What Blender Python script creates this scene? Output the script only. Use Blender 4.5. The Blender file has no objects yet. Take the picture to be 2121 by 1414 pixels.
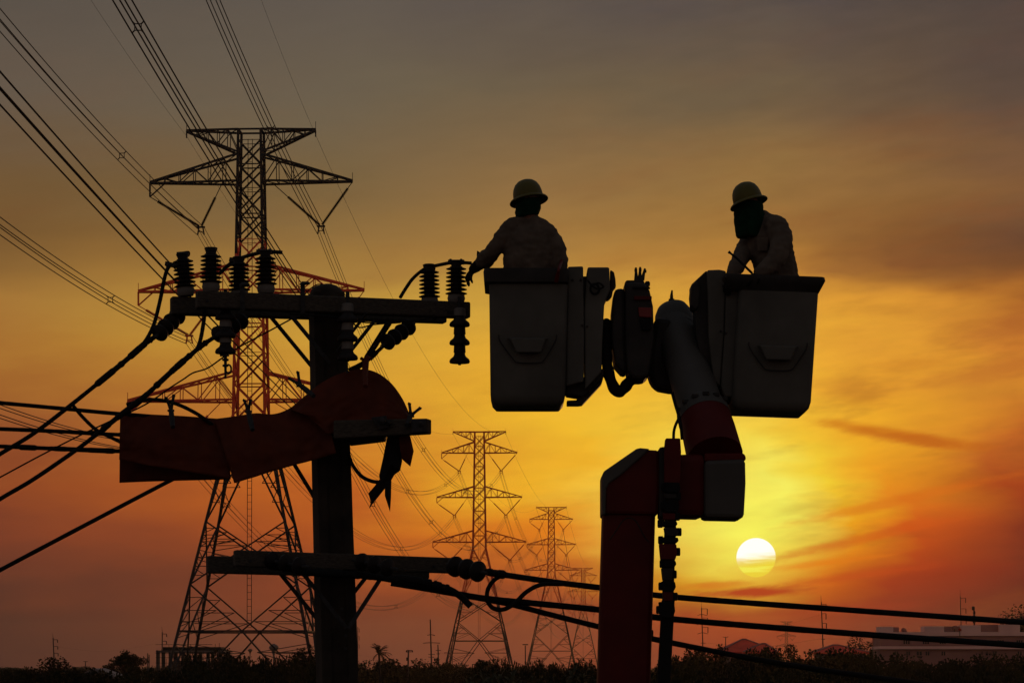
import bpy, bmesh, math, random
from mathutils import Vector, Matrix, noise as mnoise

random.seed(7)
R = math.radians

# ------------------------------------------------------------------ camera, sky, sun, exposure
W_PX, H_PX = 2121.0, 1414.0          # size of the photograph
FOC = 5600.0                         # focal length in photograph pixels (about 95 mm)
HOR = 1388.0                         # row of the horizon
HAZE_DENSITY = 0.00003
CAM_Z = 5.0
scene = bpy.context.scene
COL = scene.collection

cam_data = bpy.data.cameras.new("camera")
cam = bpy.data.objects.new("camera", cam_data)
COL.objects.link(cam)
cam.location = (0, 0, CAM_Z)
cam.rotation_euler = (R(90), 0, 0)
cam_data.sensor_width = 36.0
cam_data.lens = FOC / W_PX * 36.0
cam_data.shift_y = (HOR - H_PX / 2) / W_PX
cam_data.clip_start = 0.1
cam_data.clip_end = 20000
scene.camera = cam

SUN_AZ = math.atan((1566 - 1060.5) / FOC)
SUN_EL = math.atan((HOR - 1155) / FOC)


def lin(c):
    return tuple((x / 255 / 12.92) if x / 255 <= 0.04045 else ((x / 255 + 0.055) / 1.055) ** 2.4 for x in c)


world = bpy.data.worlds.new("World")
scene.world = world
world.use_nodes = True
NT = world.node_tree
NT.nodes.clear()


def nd(t, **kw):
    n = NT.nodes.new(t)
    for k, v in kw.items():
        setattr(n, k, v)
    return n


def lk(a, b):
    NT.links.new(a, b)


def mth(op, a, b=None, clamp=False):
    n = nd("ShaderNodeMath", operation=op, use_clamp=clamp)
    for i, v in enumerate((a, b)):
        if v is None:
            continue
        if isinstance(v, (int, float)):
            n.inputs[i].default_value = v
        else:
            lk(v, n.inputs[i])
    return n.outputs[0]


def rng(v, a, b, c=0.0, d=1.0, mode="LINEAR"):
    n = nd("ShaderNodeMapRange", interpolation_type=mode)
    lk(v, n.inputs[0])
    for i, x in enumerate((a, b, c, d)):
        n.inputs[i + 1].default_value = x
    return n.outputs[0]


def mixc(f, a, b, blend="MIX"):
    n = nd("ShaderNodeMix", data_type="RGBA", blend_type=blend)
    for i, v in ((0, f), (6, a), (7, b)):
        if isinstance(v, (int, float)):
            n.inputs[i].default_value = v
        elif isinstance(v, tuple):
            n.inputs[i].default_value = v if len(v) == 4 else (*v, 1)
        else:
            lk(v, n.inputs[i])
    return n.outputs[2]


def combine(x, y, z=0.0):
    n = nd("ShaderNodeCombineXYZ")
    for i, v in enumerate((x, y, z)):
        if isinstance(v, (int, float)):
            n.inputs[i].default_value = v
        else:
            lk(v, n.inputs[i])
    return n.outputs[0]


def noise_at(vec, scale, detail=5, rough=0.55, dist=0.0):
    n = nd("ShaderNodeTexNoise")
    lk(vec, n.inputs["Vector"])
    n.inputs["Scale"].default_value = scale
    n.inputs["Detail"].default_value = detail
    n.inputs["Roughness"].default_value = rough
    n.inputs["Distortion"].default_value = dist
    return n.outputs[0]


SKY_ROWS = (0, 200, 400, 500, 560, 640, 720, 800, 900, 1000, 1100, 1200, 1270, 1330, 1388)
SKY_COLS = (
    (0, ((88, 80, 72), (100, 86, 72), (112, 86, 54), (118, 86, 48), (135, 97, 50), (165, 118, 55), (165, 110, 48), (158, 98, 44),
         (148, 82, 42), (135, 66, 36), (118, 58, 38), (98, 54, 40), (88, 50, 40), (82, 48, 40), (78, 46, 40))),
    (720, ((95, 86, 78), (107, 95, 76), (122, 98, 62), (148, 112, 60), (165, 125, 60), (195, 152, 60), (208, 158, 55), (210, 150, 50),
           (205, 128, 42), (195, 100, 32), (170, 80, 32), (138, 64, 38), (130, 62, 40), (122, 62, 44), (115, 60, 46))),
    (1150, ((92, 82, 75), (108, 92, 70), (148, 112, 65), (165, 122, 62), (180, 132, 60), (215, 165, 60), (232, 172, 52), (240, 180, 45),
            (240, 185, 45), (240, 175, 40), (225, 125, 25), (190, 90, 35), (160, 72, 38), (140, 66, 44), (130, 62, 46))),
    (1566, ((85, 76, 72), (110, 92, 68), (150, 112, 60), (165, 118, 55), (190, 130, 55), (225, 160, 55), (238, 175, 55), (242, 190, 60),
            (244, 215, 75), (244, 232, 95), (245, 238, 95), (238, 170, 22), (185, 68, 25), (165, 58, 30), (140, 55, 35))),
    (1715, ((83, 73, 70), (105, 86, 66), (146, 106, 58), (150, 102, 50), (168, 112, 50), (220, 153, 52), (232, 166, 52), (238, 176, 50),
            (243, 196, 52), (243, 205, 50), (238, 162, 26), (224, 108, 18), (165, 58, 26), (140, 52, 32), (122, 48, 35))),
    (1850, ((83, 72, 66), (102, 82, 63), (140, 100, 55), (130, 85, 45), (135, 85, 45), (215, 145, 50), (225, 155, 50), (232, 160, 45),
            (240, 172, 38), (232, 145, 30), (205, 86, 22), (168, 54, 22), (140, 48, 30), (115, 45, 35), (105, 42, 35))),
    (2121, ((79, 68, 63), (92, 74, 62), (130, 90, 55), (105, 70, 48), (120, 75, 42), (170, 100, 40), (205, 125, 45), (205, 130, 42),
            (195, 102, 36), (165, 64, 24), (126, 46, 26), (102, 37, 28), (100, 36, 28), (92, 34, 28), (85, 34, 28))),
)
tc = nd("ShaderNodeTexCoord")
sep = nd("ShaderNodeSeparateXYZ")
lk(tc.outputs["Generated"], sep.inputs[0])
az = mth("ARCTAN2", sep.outputs[0], sep.outputs[1])
el = mth("ARCSINE", sep.outputs[2])
# uneven air: bend the bands a little
wob = combine(mth("MULTIPLY", az, 9.0), mth("MULTIPLY", el, 26.0), 3.1)
w1 = mth("SUBTRACT", noise_at(wob, 1.0, 2), 0.5)
w2 = mth("SUBTRACT", noise_at(combine(mth("MULTIPLY", az, 14.0), mth("MULTIPLY", el, 60.0), 8.7), 1.0, 4), 0.5)
elw = mth("ADD", mth("ADD", el, mth("MULTIPLY", w1, 0.018)), mth("MULTIPLY", w2, 0.018))
azw = mth("ADD", az, mth("ADD", mth("MULTIPLY", w1, 0.05), mth("MULTIPLY", w2, 0.06)))
E0, E1 = -0.01, 0.60
elf = rng(elw, E0, E1)
sky_col = None
prev_az = None
for px, cols in SKY_COLS:
    ramp = nd("ShaderNodeValToRGB")
    cr = ramp.color_ramp
    stops = []
    for y, c in zip(SKY_ROWS, cols):
        if y >= 1200:                      # the haze in front adds its own light low down
            c = tuple(v * (0.93 if y == 1200 else 0.87) for v in c)
        stops.append(((math.atan((HOR - y) / FOC) - E0) / (E1 - E0), lin(c)))
    stops.append((0.62, lin((90, 86, 84))))
    stops.append((0.98, lin((90, 92, 98))))
    stops.sort()
    cr.elements[0].position, cr.elements[0].color = stops[0][0], (*stops[0][1], 1)
    cr.elements[1].position, cr.elements[1].color = stops[-1][0], (*stops[-1][1], 1)
    for p, c in stops[1:-1]:
        e = cr.elements.new(p)
        e.color = (*c, 1)
    lk(elf, ramp.inputs[0])
    a = math.atan((px - 1060.5) / FOC)
    if sky_col is None:
        sky_col = ramp.outputs[0]
    else:
        sky_col = mixc(rng(azw, prev_az, a), sky_col, ramp.outputs[0])
    prev_az = a

# away from the sun the unseen sky is pink grey, brightened as fill light
ramp = nd("ShaderNodeValToRGB")
cr = ramp.color_ramp
cr.elements[0].position, cr.elements[0].color = 0.0, (*lin((132, 102, 95)), 1)
cr.elements[1].position, cr.elements[1].color = 0.98, (*lin((90, 92, 98)), 1)
e = cr.elements.new(0.4)
e.color = (*lin((112, 102, 99)), 1)
lk(elf, ramp.inputs[0])
sky_col = mixc(rng(mth("ABSOLUTE", az), 0.25, 1.3, 0, 1, "SMOOTHSTEP"), sky_col, ramp.outputs[0])

# thin streaked cloud, rising to the right, stronger to the right of the sun
tilt = mth("SUBTRACT", el, mth("MULTIPLY", az, 0.14))
cv = combine(mth("MULTIPLY", az, 17.0), mth("MULTIPLY", tilt, 72.0), 1.7)
cn = noise_at(cv, 1.0, 4, 0.6)
cm = rng(cn, 0.47, 0.72, 0, 1, "SMOOTHSTEP")
cside = rng(az, -0.02, 0.15, 0.10, 0.42)
clow = rng(el, 0.10, 0.22, 1.0, 0.12)
sky_col = mixc(mth("MULTIPLY", mth("MULTIPLY", cm, cside), clow), sky_col, (0.26, 0.055, 0.012))
ln = rng(noise_at(combine(mth("MULTIPLY", az, 46.0), mth("MULTIPLY", tilt, 190.0), 5.0), 1.0, 3, 0.6), 0.3, 0.75, -0.055, 0.055)
ln = mth("ADD", mth("MULTIPLY", ln, rng(az, -0.08, 0.1, 0.35, 1.0)), 1.0)
sky_col = mixc(1.0, sky_col, combine(ln, ln, ln), "MULTIPLY")


sdir = (math.sin(SUN_AZ) * math.cos(SUN_EL), math.cos(SUN_AZ) * math.cos(SUN_EL), math.sin(SUN_EL))
dt = nd("ShaderNodeVectorMath", operation="DISTANCE")
lk(tc.outputs["Generated"], dt.inputs[0])
dt.inputs[1].default_value = sdir
ang = dt.outputs[1]
dg_ = nd("ShaderNodeVectorMath", operation="DISTANCE")
lk(tc.outputs["Generated"], dg_.inputs[0])
dg_.inputs[1].default_value = (sdir[0] - 0.001, sdir[1], sdir[2] + 0.0095)
glow = mth("POWER", rng(dg_.outputs[1], 0.0, 0.040, 1, 0), 2.2)
sky_col = mixc(mth("MULTIPLY", glow, 0.8), sky_col, lin((255, 250, 92)))
w3 = mth("SUBTRACT", noise_at(combine(mth("MULTIPLY", az, 55.0), mth("MULTIPLY", tilt, 230.0), 2.2), 1.0, 4, 0.65), 0.5)


def streak(px, py, rx, ry, slope, col, k, seed):
    """one drawn-out cloud bar, at a direction of the sky"""
    a0, e0 = math.atan((px - 1060.5) / FOC), math.atan((HOR - py) / FOC)
    da = mth("SUBTRACT", az, a0)
    de = mth("SUBTRACT", mth("SUBTRACT", el, e0), mth("MULTIPLY", da, slope))
    nn = mth("MULTIPLY", w3, 1.5 if seed % 4 < 2 else -1.5)
    q = mth("SQRT", mth("ADD", mth("POWER", mth("DIVIDE", da, rx / FOC), 2.0), mth("POWER", mth("DIVIDE", de, ry / FOC), 2.0)))
    m = rng(mth("ADD", q, nn), 0.15, 1.15, k, 0.0, "SMOOTHSTEP")
    return mixc(m, sky_col, lin(col))


sky_col = streak(1800, 893, 150, 15, -0.16, (200, 112, 22), 0.7, 2.0)
sky_col = streak(1905, 915, 170, 17, -0.13, (188, 92, 22), 0.8, 4.0)
sky_col = streak(1565, 1226, 150, 15, 0.03, (176, 60, 22), 1.0, 5.0)
sky_col = streak(1480, 1212, 90, 10, 0.05, (205, 92, 20), 0.6, 7.0)
sky_col = streak(1860, 1040, 280, 17, 0.22, (214, 104, 22), 0.55, 6.0)
sky_col = streak(1780, 1120, 260, 15, 0.22, (206, 84, 20), 0.6, 8.0)
sky_col = streak(1700, 1168, 150, 10, 0.12, (226, 120, 18), 0.6, 9.0)
sky_col = streak(1760, 1195, 200, 13, 0.12, (190, 70, 20), 0.65, 1.0)
sky_col = streak(1720, 1262, 260, 13, 0.05, (150, 50, 26), 0.6, 11.0)
sky_col = streak(2070, 775, 190, 24, 0.18, (186, 106, 40), 0.6, 13.0)
sky_col = streak(2100, 690, 170, 26, 0.18, (176, 100, 42), 0.5, 10.0)
sky_col = streak(1900, 760, 120, 16, 0.05, (206, 130, 40), 0.4, 3.0)

# the low sun itself, veiled in its lower half by a cloud bar
disc = rng(ang, 41.5 / FOC, 39.0 / FOC, 0, 1, "SMOOTHSTEP")
veil_n = noise_at(combine(mth("MULTIPLY", az, 60.0), mth("MULTIPLY", el, 420.0), 4.4), 1.0, 2)
cut = mth("ADD", mth("SUBTRACT", mth("SUBTRACT", el, SUN_EL + 0.0004), mth("MULTIPLY", mth("SUBTRACT", az, SUN_AZ), 0.14)), mth("MULTIPLY", mth("SUBTRACT", veil_n, 0.5), 0.004))
disc_col = mixc(rng(cut, -0.0035, 0.0012, 0, 1, "SMOOTHSTEP"), lin((246, 240, 84)), (1.15, 1.1, 1.0))
disc_col = mixc(mth("MULTIPLY", rng(veil_n, 0.47, 0.60, 0, 0.75), rng(cut, 0.0022, -0.001, 0, 1)), disc_col, lin((238, 205, 44)))
sky_col = mixc(mth("MULTIPLY", disc, rng(cut, -0.0085, -0.002, 0.8, 1.0)), sky_col, disc_col)

bg = nd("ShaderNodeBackground")
bg.inputs[1].default_value = 1.0
lk(sky_col, bg.inputs[0])
wout = nd("ShaderNodeOutputWorld")
lk(bg.outputs[0], wout.inputs[0])

sun_data = bpy.data.lights.new("sun", "SUN")
sun_data.energy = 0.2
sun_data.angle = R(0.8)
sun_data.color = (1.0, 0.50, 0.18)
sun = bpy.data.objects.new("sun", sun_data)
COL.objects.link(sun)
sun.rotation_euler = Vector((-sdir[0], -sdir[1], -sdir[2])).to_track_quat("-Z", "Y").to_euler()

scene.view_settings.view_transform = "Standard"
scene.view_settings.look = "None"
scene.view_settings.exposure = 0.0
scene.view_settings.gamma = 1.0
scene.view_settings.use_curve_mapping = False
scene.cycles.use_denoising = True
scene.cycles.max_bounces = 4
scene.cycles.diffuse_bounces = 2
scene.cycles.volume_bounces = 1
scene.render.film_transparent = False
world.cycles.sampling_method = "MANUAL"
world.cycles.sample_map_resolution = 512

# ------------------------------------------------------------------ helpers
def P(px, py, d):
    """the point of the place that stands d metres deep and is seen at this spot of the photograph"""
    return Vector(((px - 1060.5) / FOC * d, d, CAM_Z + (HOR - py) / FOC * d))


def srgb(r, g, b):
    return lin((r, g, b))


class MB:
    def __init__(self):
        self.v, self.f = [], []

    def add(self, vs, fs):
        k = len(self.v)
        self.v += [Vector(p) for p in vs]
        self.f += [tuple(i + k for i in f) for f in fs]
        return self

    def prism(self, front, off):
        """polygon (list of points) swept by off; off may be one vector or one per point"""
        n = len(front)
        offs = off if isinstance(off, list) else [off] * n
        vs = [Vector(p) for p in front] + [Vector(p) + Vector(o) for p, o in zip(front, offs)]
        fs = [tuple(range(n)), tuple(range(2 * n - 1, n - 1, -1))]
        fs += [(i, i + n, (i + 1) % n + n, (i + 1) % n) for i in range(n)]
        return self.add(vs, fs)

    def box(self, c, sx, sy, sz, rot=None):
        c = Vector(c)
        M = rot or Matrix.Identity(3)
        vs = [c + M @ Vector((x * sx / 2, y * sy / 2, z * sz / 2)) for z in (-1, 1) for y in (-1, 1) for x in (-1, 1)]
        fs = [(0, 2, 3, 1), (4, 5, 7, 6), (0, 1, 5, 4), (2, 6, 7, 3), (0, 4, 6, 2), (1, 3, 7, 5)]
        return self.add(vs, fs)

    def bar(self, p, q, w, h=None, up=None):
        """straight bar of rectangular section"""
        p, q = Vector(p), Vector(q)
        h = h or w
        t = (q - p)
        if t.length < 1e-6:
            return self
        t.normalize()
        u = Vector(up) if up is not None else (Vector((0, 0, 1)) if abs(t.z) < 0.9 else Vector((0, 1, 0)))
        s = t.cross(u).normalized()
        u = s.cross(t).normalized()
        a, b = s * (w / 2), u * (h / 2)
        vs = [p - a - b, p + a - b, p + a + b, p - a + b, q - a - b, q + a - b, q + a + b, q - a + b]
        fs = [(3, 2, 1, 0), (4, 5, 6, 7), (0, 1, 5, 4), (1, 2, 6, 5), (2, 3, 7, 6), (3, 0, 4, 7)]
        return self.add(vs, fs)

    def tube(self, pts, rad, n=8, flat=1.0, side=None, caps=True, round_caps=False):
        """tube along points; rad a number or a list; flat squeezes it across the side vector"""
        pts = [Vector(p) for p in pts]
        m = len(pts)
        rad = list(rad) if isinstance(rad, (list, tuple)) else [rad] * m
        fl = list(flat) if isinstance(flat, (list, tuple)) else [flat] * m
        if round_caps:
            t0 = (pts[0] - pts[1]).normalized()
            t1 = (pts[-1] - pts[-2]).normalized()
            pts = [pts[0] + t0 * rad[0] * 0.95, pts[0] + t0 * rad[0] * 0.6] + pts + [pts[-1] + t1 * rad[-1] * 0.6, pts[-1] + t1 * rad[-1] * 0.95]
            rad = [rad[0] * 0.25, rad[0] * 0.78] + rad + [rad[-1] * 0.78, rad[-1] * 0.25]
            fl = [fl[0], fl[0]] + fl + [fl[-1], fl[-1]]
            m += 4
        vs, fs = [], []
        s_prev = Vector(side) if side is not None else None
        for i in range(m):
            t = pts[min(i + 1, m - 1)] - pts[max(i - 1, 0)]
            if t.length < 1e-9:
                t = Vector((0, 0, 1))
            t.normalize()
            if s_prev is None:
                s_prev = t.orthogonal()
            s = s_prev - t * s_prev.dot(t)
            if s.length < 1e-6:
                s = t.orthogonal()
            s.normalize()
            if side is None:
                s_prev = s
            u = t.cross(s)
            for k in range(n):
                a = 2 * math.pi * k / n
                vs.append(pts[i] + s * (math.cos(a) * rad[i]) + u * (math.sin(a) * rad[i] * fl[i]))
        for i in range(m - 1):
            for k in range(n):
                k2 = (k + 1) % n
                fs.append((i * n + k, i * n + k2, (i + 1) * n + k2, (i + 1) * n + k))
        if caps:
            fs.append(tuple(range(n - 1, -1, -1)))
            fs.append(tuple((m - 1) * n + k for k in range(n)))
        return self.add(vs, fs)

    def lathe(self, prof, n=16, M=None):
        """profile of (radius, height) turned about z, then moved by M"""
        M = M or Matrix.Identity(4)
        vs, fs = [], []
        m = len(prof)
        for r, z in prof:
            for k in range(n):
                a = 2 * math.pi * k / n
                vs.append(M @ Vector((max(r, 1e-4) * math.cos(a), max(r, 1e-4) * math.sin(a), z)))
        for i in range(m - 1):
            for k in range(n):
                k2 = (k + 1) % n
                fs.append((i * n + k, i * n + k2, (i + 1) * n + k2, (i + 1) * n + k))
        fs.append(tuple(range(n - 1, -1, -1)))
        fs.append(tuple((m - 1) * n + k for k in range(n)))
        return self.add(vs, fs)

    def grid(self, rows, thick=None):
        """surface through rows of points; thick (vector) gives it a back and edges"""
        nr, nc = len(rows), len(rows[0])
        vs = [p for r in rows for p in r]
        fs = [(i * nc + j, i * nc + j + 1, (i + 1) * nc + j + 1, (i + 1) * nc + j) for i in range(nr - 1) for j in range(nc - 1)]
        if thick is not None:
            th = Vector(thick)
            k = len(vs)
            vs = vs + [Vector(p) + th for p in vs]
            fs = fs + [tuple(i + k for i in reversed(f)) for f in fs]
            rim = [(0, j) for j in range(nc)] + [(i, nc - 1) for i in range(1, nr)] + [(nr - 1, j) for j in range(nc - 2, -1, -1)] + [(i, 0) for i in range(nr - 2, 0, -1)]
            ids = [i * nc + j for i, j in rim]
            for a in range(len(ids)):
                b = (a + 1) % len(ids)
                fs.append((ids[b], ids[a], ids[a] + k, ids[b] + k))
        return self.add(vs, fs)

    def mesh(self, name, org=Vector((0, 0, 0)), smooth=None):
        me = bpy.data.meshes.new(name)
        me.from_pydata([tuple(p - org) for p in self.v], [], self.f)
        me.validate()
        bm = bmesh.new()
        bm.from_mesh(me)
        bmesh.ops.recalc_face_normals(bm, faces=bm.faces)
        bm.to_mesh(me)
        bm.free()
        if smooth is not None:
            me.shade_smooth()
            me.set_sharp_from_angle(angle=R(smooth))
        return me

    def build(self, name, mat, parent=None, smooth=None, bevel=None, kind=None):
        if parent is not None:
            org = world_of(parent)
        else:
            zs = min(p.z for p in self.v)
            org = Vector(((min(p.x for p in self.v) + max(p.x for p in self.v)) / 2, (min(p.y for p in self.v) + max(p.y for p in self.v)) / 2, zs))
        o = bpy.data.objects.new(name, self.mesh(name, org, smooth))
        o.data.materials.append(MAT[mat])
        COL.objects.link(o)
        if parent is not None:
            o.parent = parent
        else:
            o.location = org
        if bevel:
            b = o.modifiers.new("bevel", "BEVEL")
            b.width = bevel
            b.segments = 2
            b.limit_method = "ANGLE"
            b.angle_limit = R(35)
        if kind:
            o["kind"] = kind
        return o


def world_of(o):
    p = Vector((0, 0, 0))
    while o is not None:
        p += o.location
        o = o.parent
    return p


def tag(o, label, cat, group=None):
    o["label"] = label
    o["category"] = cat
    if group:
        o["group"] = group
    return o


def thing(name, label, cat, loc=(0, 0, 0), group=None):
    o = bpy.data.objects.new(name, None)
    COL.objects.link(o)
    o.location = loc
    o.empty_display_size = 0.1
    return tag(o, label, cat, group)


def put(name, me, parent=None, loc=(0, 0, 0), rot=None, scale=None, mat=None):
    """an object that shares the mesh me"""
    o = bpy.data.objects.new(name, me)
    if mat and not me.materials:
        me.materials.append(MAT[mat])
    COL.objects.link(o)
    o.parent = parent
    o.location = loc
    if rot is not None:
        o.rotation_euler = rot
    if scale is not None:
        o.scale = scale if isinstance(scale, (tuple, list)) else (scale,) * 3
    return o


def copy_tree(o, parent=None, loc=None):
    c = o.copy()
    COL.objects.link(c)
    c.parent = parent
    if loc is not None:
        c.location = loc
    for ch in list(o.children):
        copy_tree(ch, c)
    return c


def spline(pts, n=8):
    """smooth curve (Catmull-Rom) through points"""
    pts = [Vector(p) for p in pts]
    q = [pts[0] * 2 - pts[1]] + pts + [pts[-1] * 2 - pts[-2]]
    out = []
    for i in range(1, len(q) - 2):
        a, b, c, d = q[i - 1], q[i], q[i + 1], q[i + 2]
        for k in range(n):
            t = k / n
            out.append(0.5 * (2 * b + (c - a) * t + (2 * a - 5 * b + 4 * c - d) * t * t + (3 * b - a - 3 * c + d) * t ** 3))
    out.append(pts[-1])
    return out


# ------------------------------------------------------------------ materials
MAT = {}


def material(name, col, rough=0.7, metal=0.0, var=0.25, scale=6.0, bump=0.15, spec=0.3, col2=None, stretch=None, trans=0.0):
    m = bpy.data.materials.new(name)
    m.use_nodes = True
    nt = m.node_tree
    b = nt.nodes["Principled BSDF"]
    b.inputs["Roughness"].default_value = rough
    b.inputs["Metallic"].default_value = metal
    b.inputs["Specular IOR Level"].default_value = spec
    t = nt.nodes.new("ShaderNodeTexCoord")
    mp = nt.nodes.new("ShaderNodeMapping")
    if stretch:
        mp.inputs["Scale"].default_value = stretch
    nt.links.new(t.outputs["Object"], mp.inputs["Vector"])
    n = nt.nodes.new("ShaderNodeTexNoise")
    n.inputs["Scale"].default_value = scale
    n.inputs["Detail"].default_value = 5
    nt.links.new(mp.outputs[0], n.inputs["Vector"])
    r = nt.nodes.new("ShaderNodeValToRGB")
    lo = tuple(c * (1 - var) for c in col)
    hi = col2 or tuple(min(1, c * (1 + var)) for c in col)
    r.color_ramp.elements[0].position, r.color_ramp.elements[0].color = 0.3, (*lo, 1)
    r.color_ramp.elements[1].position, r.color_ramp.elements[1].color = 0.7, (*hi, 1)
    nt.links.new(n.outputs[0], r.inputs[0])
    nt.links.new(r.outputs[0], b.inputs["Base Color"])
    if bump:
        bp = nt.nodes.new("ShaderNodeBump")
        bp.inputs["Strength"].default_value = bump
        bp.inputs["Distance"].default_value = 0.02
        nt.links.new(n.outputs[0], bp.inputs["Height"])
        nt.links.new(bp.outputs[0], b.inputs["Normal"])
    MAT[name] = m
    return m


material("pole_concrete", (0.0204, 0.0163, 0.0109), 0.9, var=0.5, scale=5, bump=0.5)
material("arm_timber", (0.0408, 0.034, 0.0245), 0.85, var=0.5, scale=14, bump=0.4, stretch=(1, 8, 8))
material("porcelain", (0.00816, 0.00612, 0.00544), 0.6, var=0.2, bump=0, spec=0.2)
material("pale_porcelain", (0.102, 0.0952, 0.0816), 0.6, var=0.2, bump=0, spec=0.2)
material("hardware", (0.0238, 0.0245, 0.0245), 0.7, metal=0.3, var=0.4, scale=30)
material("cable_rubber", (0.006, 0.006, 0.006), 0.8, var=0.3, scale=30, spec=0.15)
material("blanket_rubber", (0.0782, 0.0143, 0.00408), 0.65, var=0.25, scale=7, bump=0.1, spec=0.15)
material("boom_red", (0.0714, 0.0034, 0.00238), 0.55, var=0.2, scale=4, bump=0.04, spec=0.15)
material("bucket_grey", (0.0748, 0.0734, 0.0598), 0.6, var=0.3, scale=2.2, bump=0.08, spec=0.15)
material("boom_pale", (0.056, 0.054, 0.047), 0.6, var=0.12, scale=3, bump=0.05, spec=0.15)
material("boom_dark", (0.0218, 0.0204, 0.0177), 0.6, var=0.3, scale=6, bump=0.1, spec=0.15)
material("hose_black", (0.00544, 0.00544, 0.00544), 0.8, var=0.3, scale=20, spec=0.15)
material("lamp_red", (0.136, 0.0068, 0.00408), 0.4, var=0.1, bump=0)
material("helmet_yellow", (0.068, 0.0578, 0.00272), 0.5, var=0.1, bump=0, spec=0.25)
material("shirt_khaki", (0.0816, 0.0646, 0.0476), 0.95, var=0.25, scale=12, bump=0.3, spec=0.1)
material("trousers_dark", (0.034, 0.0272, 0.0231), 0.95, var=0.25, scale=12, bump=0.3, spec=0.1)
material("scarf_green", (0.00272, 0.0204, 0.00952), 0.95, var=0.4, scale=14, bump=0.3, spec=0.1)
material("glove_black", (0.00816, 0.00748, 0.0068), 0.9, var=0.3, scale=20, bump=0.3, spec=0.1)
material("skin", (0.16, 0.08, 0.05), 0.6, var=0.1, bump=0.05)
material("steel_dark", (0.0238, 0.0218, 0.019), 0.75, var=0.5, scale=0.8, bump=0)
material("steel_red_glow", (0.93, 0.09, 0.03), 0.7, var=0.25, scale=0.6, bump=0)  # red glow of the sky put into the pylon steel's colour
material("wire_steel", (0.0204, 0.019, 0.017), 0.7, var=0.2, scale=1, bump=0)
material("far_pole", (0.05, 0.042, 0.036), 0.9, var=0.3, scale=1, bump=0)
material("leaf_dark", (0.00816, 0.0109, 0.0034), 0.8, var=0.6, scale=1.2, bump=0, spec=0.1)
material("leaf_olive", (0.0163, 0.0177, 0.00476), 0.8, var=0.6, scale=1.0, bump=0, spec=0.1)
material("leaf_banana", (0.0177, 0.0204, 0.0068), 0.7, var=0.6, scale=2.0, bump=0, spec=0.15)
material("bark", (0.0204, 0.015, 0.0102), 0.95, var=0.4, scale=4, bump=0.3)
material("field_ground", (0.045, 0.030, 0.014), 0.95, var=0.6, scale=0.08, bump=0.2, col2=(0.040, 0.042, 0.014))
material("dry_grass", (0.051, 0.0326, 0.0136), 0.95, var=0.5, scale=0.5, bump=0, spec=0.05)
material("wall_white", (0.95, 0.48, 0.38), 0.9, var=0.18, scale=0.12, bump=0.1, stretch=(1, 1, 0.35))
material("wall_shaded", (0.34, 0.15, 0.125), 0.9, var=0.2, scale=0.2, bump=0.1)  # darker copy of the white wall, storeys' shade put into its colour
material("window_glass", (0.02, 0.02, 0.02), 0.25, var=0.2, bump=0, spec=0.4)
material("roof_red", (0.75, 0.075, 0.035), 0.8, var=0.2, scale=0.5, bump=0.1)
material("roof_grey", (0.19, 0.163, 0.163), 0.8, var=0.2, scale=0.3, bump=0.1)
material("site_concrete", (0.109, 0.0816, 0.068), 0.9, var=0.4, scale=0.4, bump=0.2)
material("drum_red", (0.5, 0.02, 0.015), 0.6, var=0.2, scale=2, bump=0)

# ------------------------------------------------------------------ ground
g = MB()
N = 60
xs = [-1500 + 3000 * i / N for i in range(N + 1)]
ys = [-60 + 5060 * (j / N) ** 2 for j in range(N + 1)]
g.grid([[Vector((x, y, 0.0)) for x in xs] for y in ys])
ground = g.build("ground", "field_ground")
ground["kind"] = "structure"

# ------------------------------------------------------------------ transmission towers
LINE_SLOPE = 0.047
LINE_ANG = math.atan(LINE_SLOPE)


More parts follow.
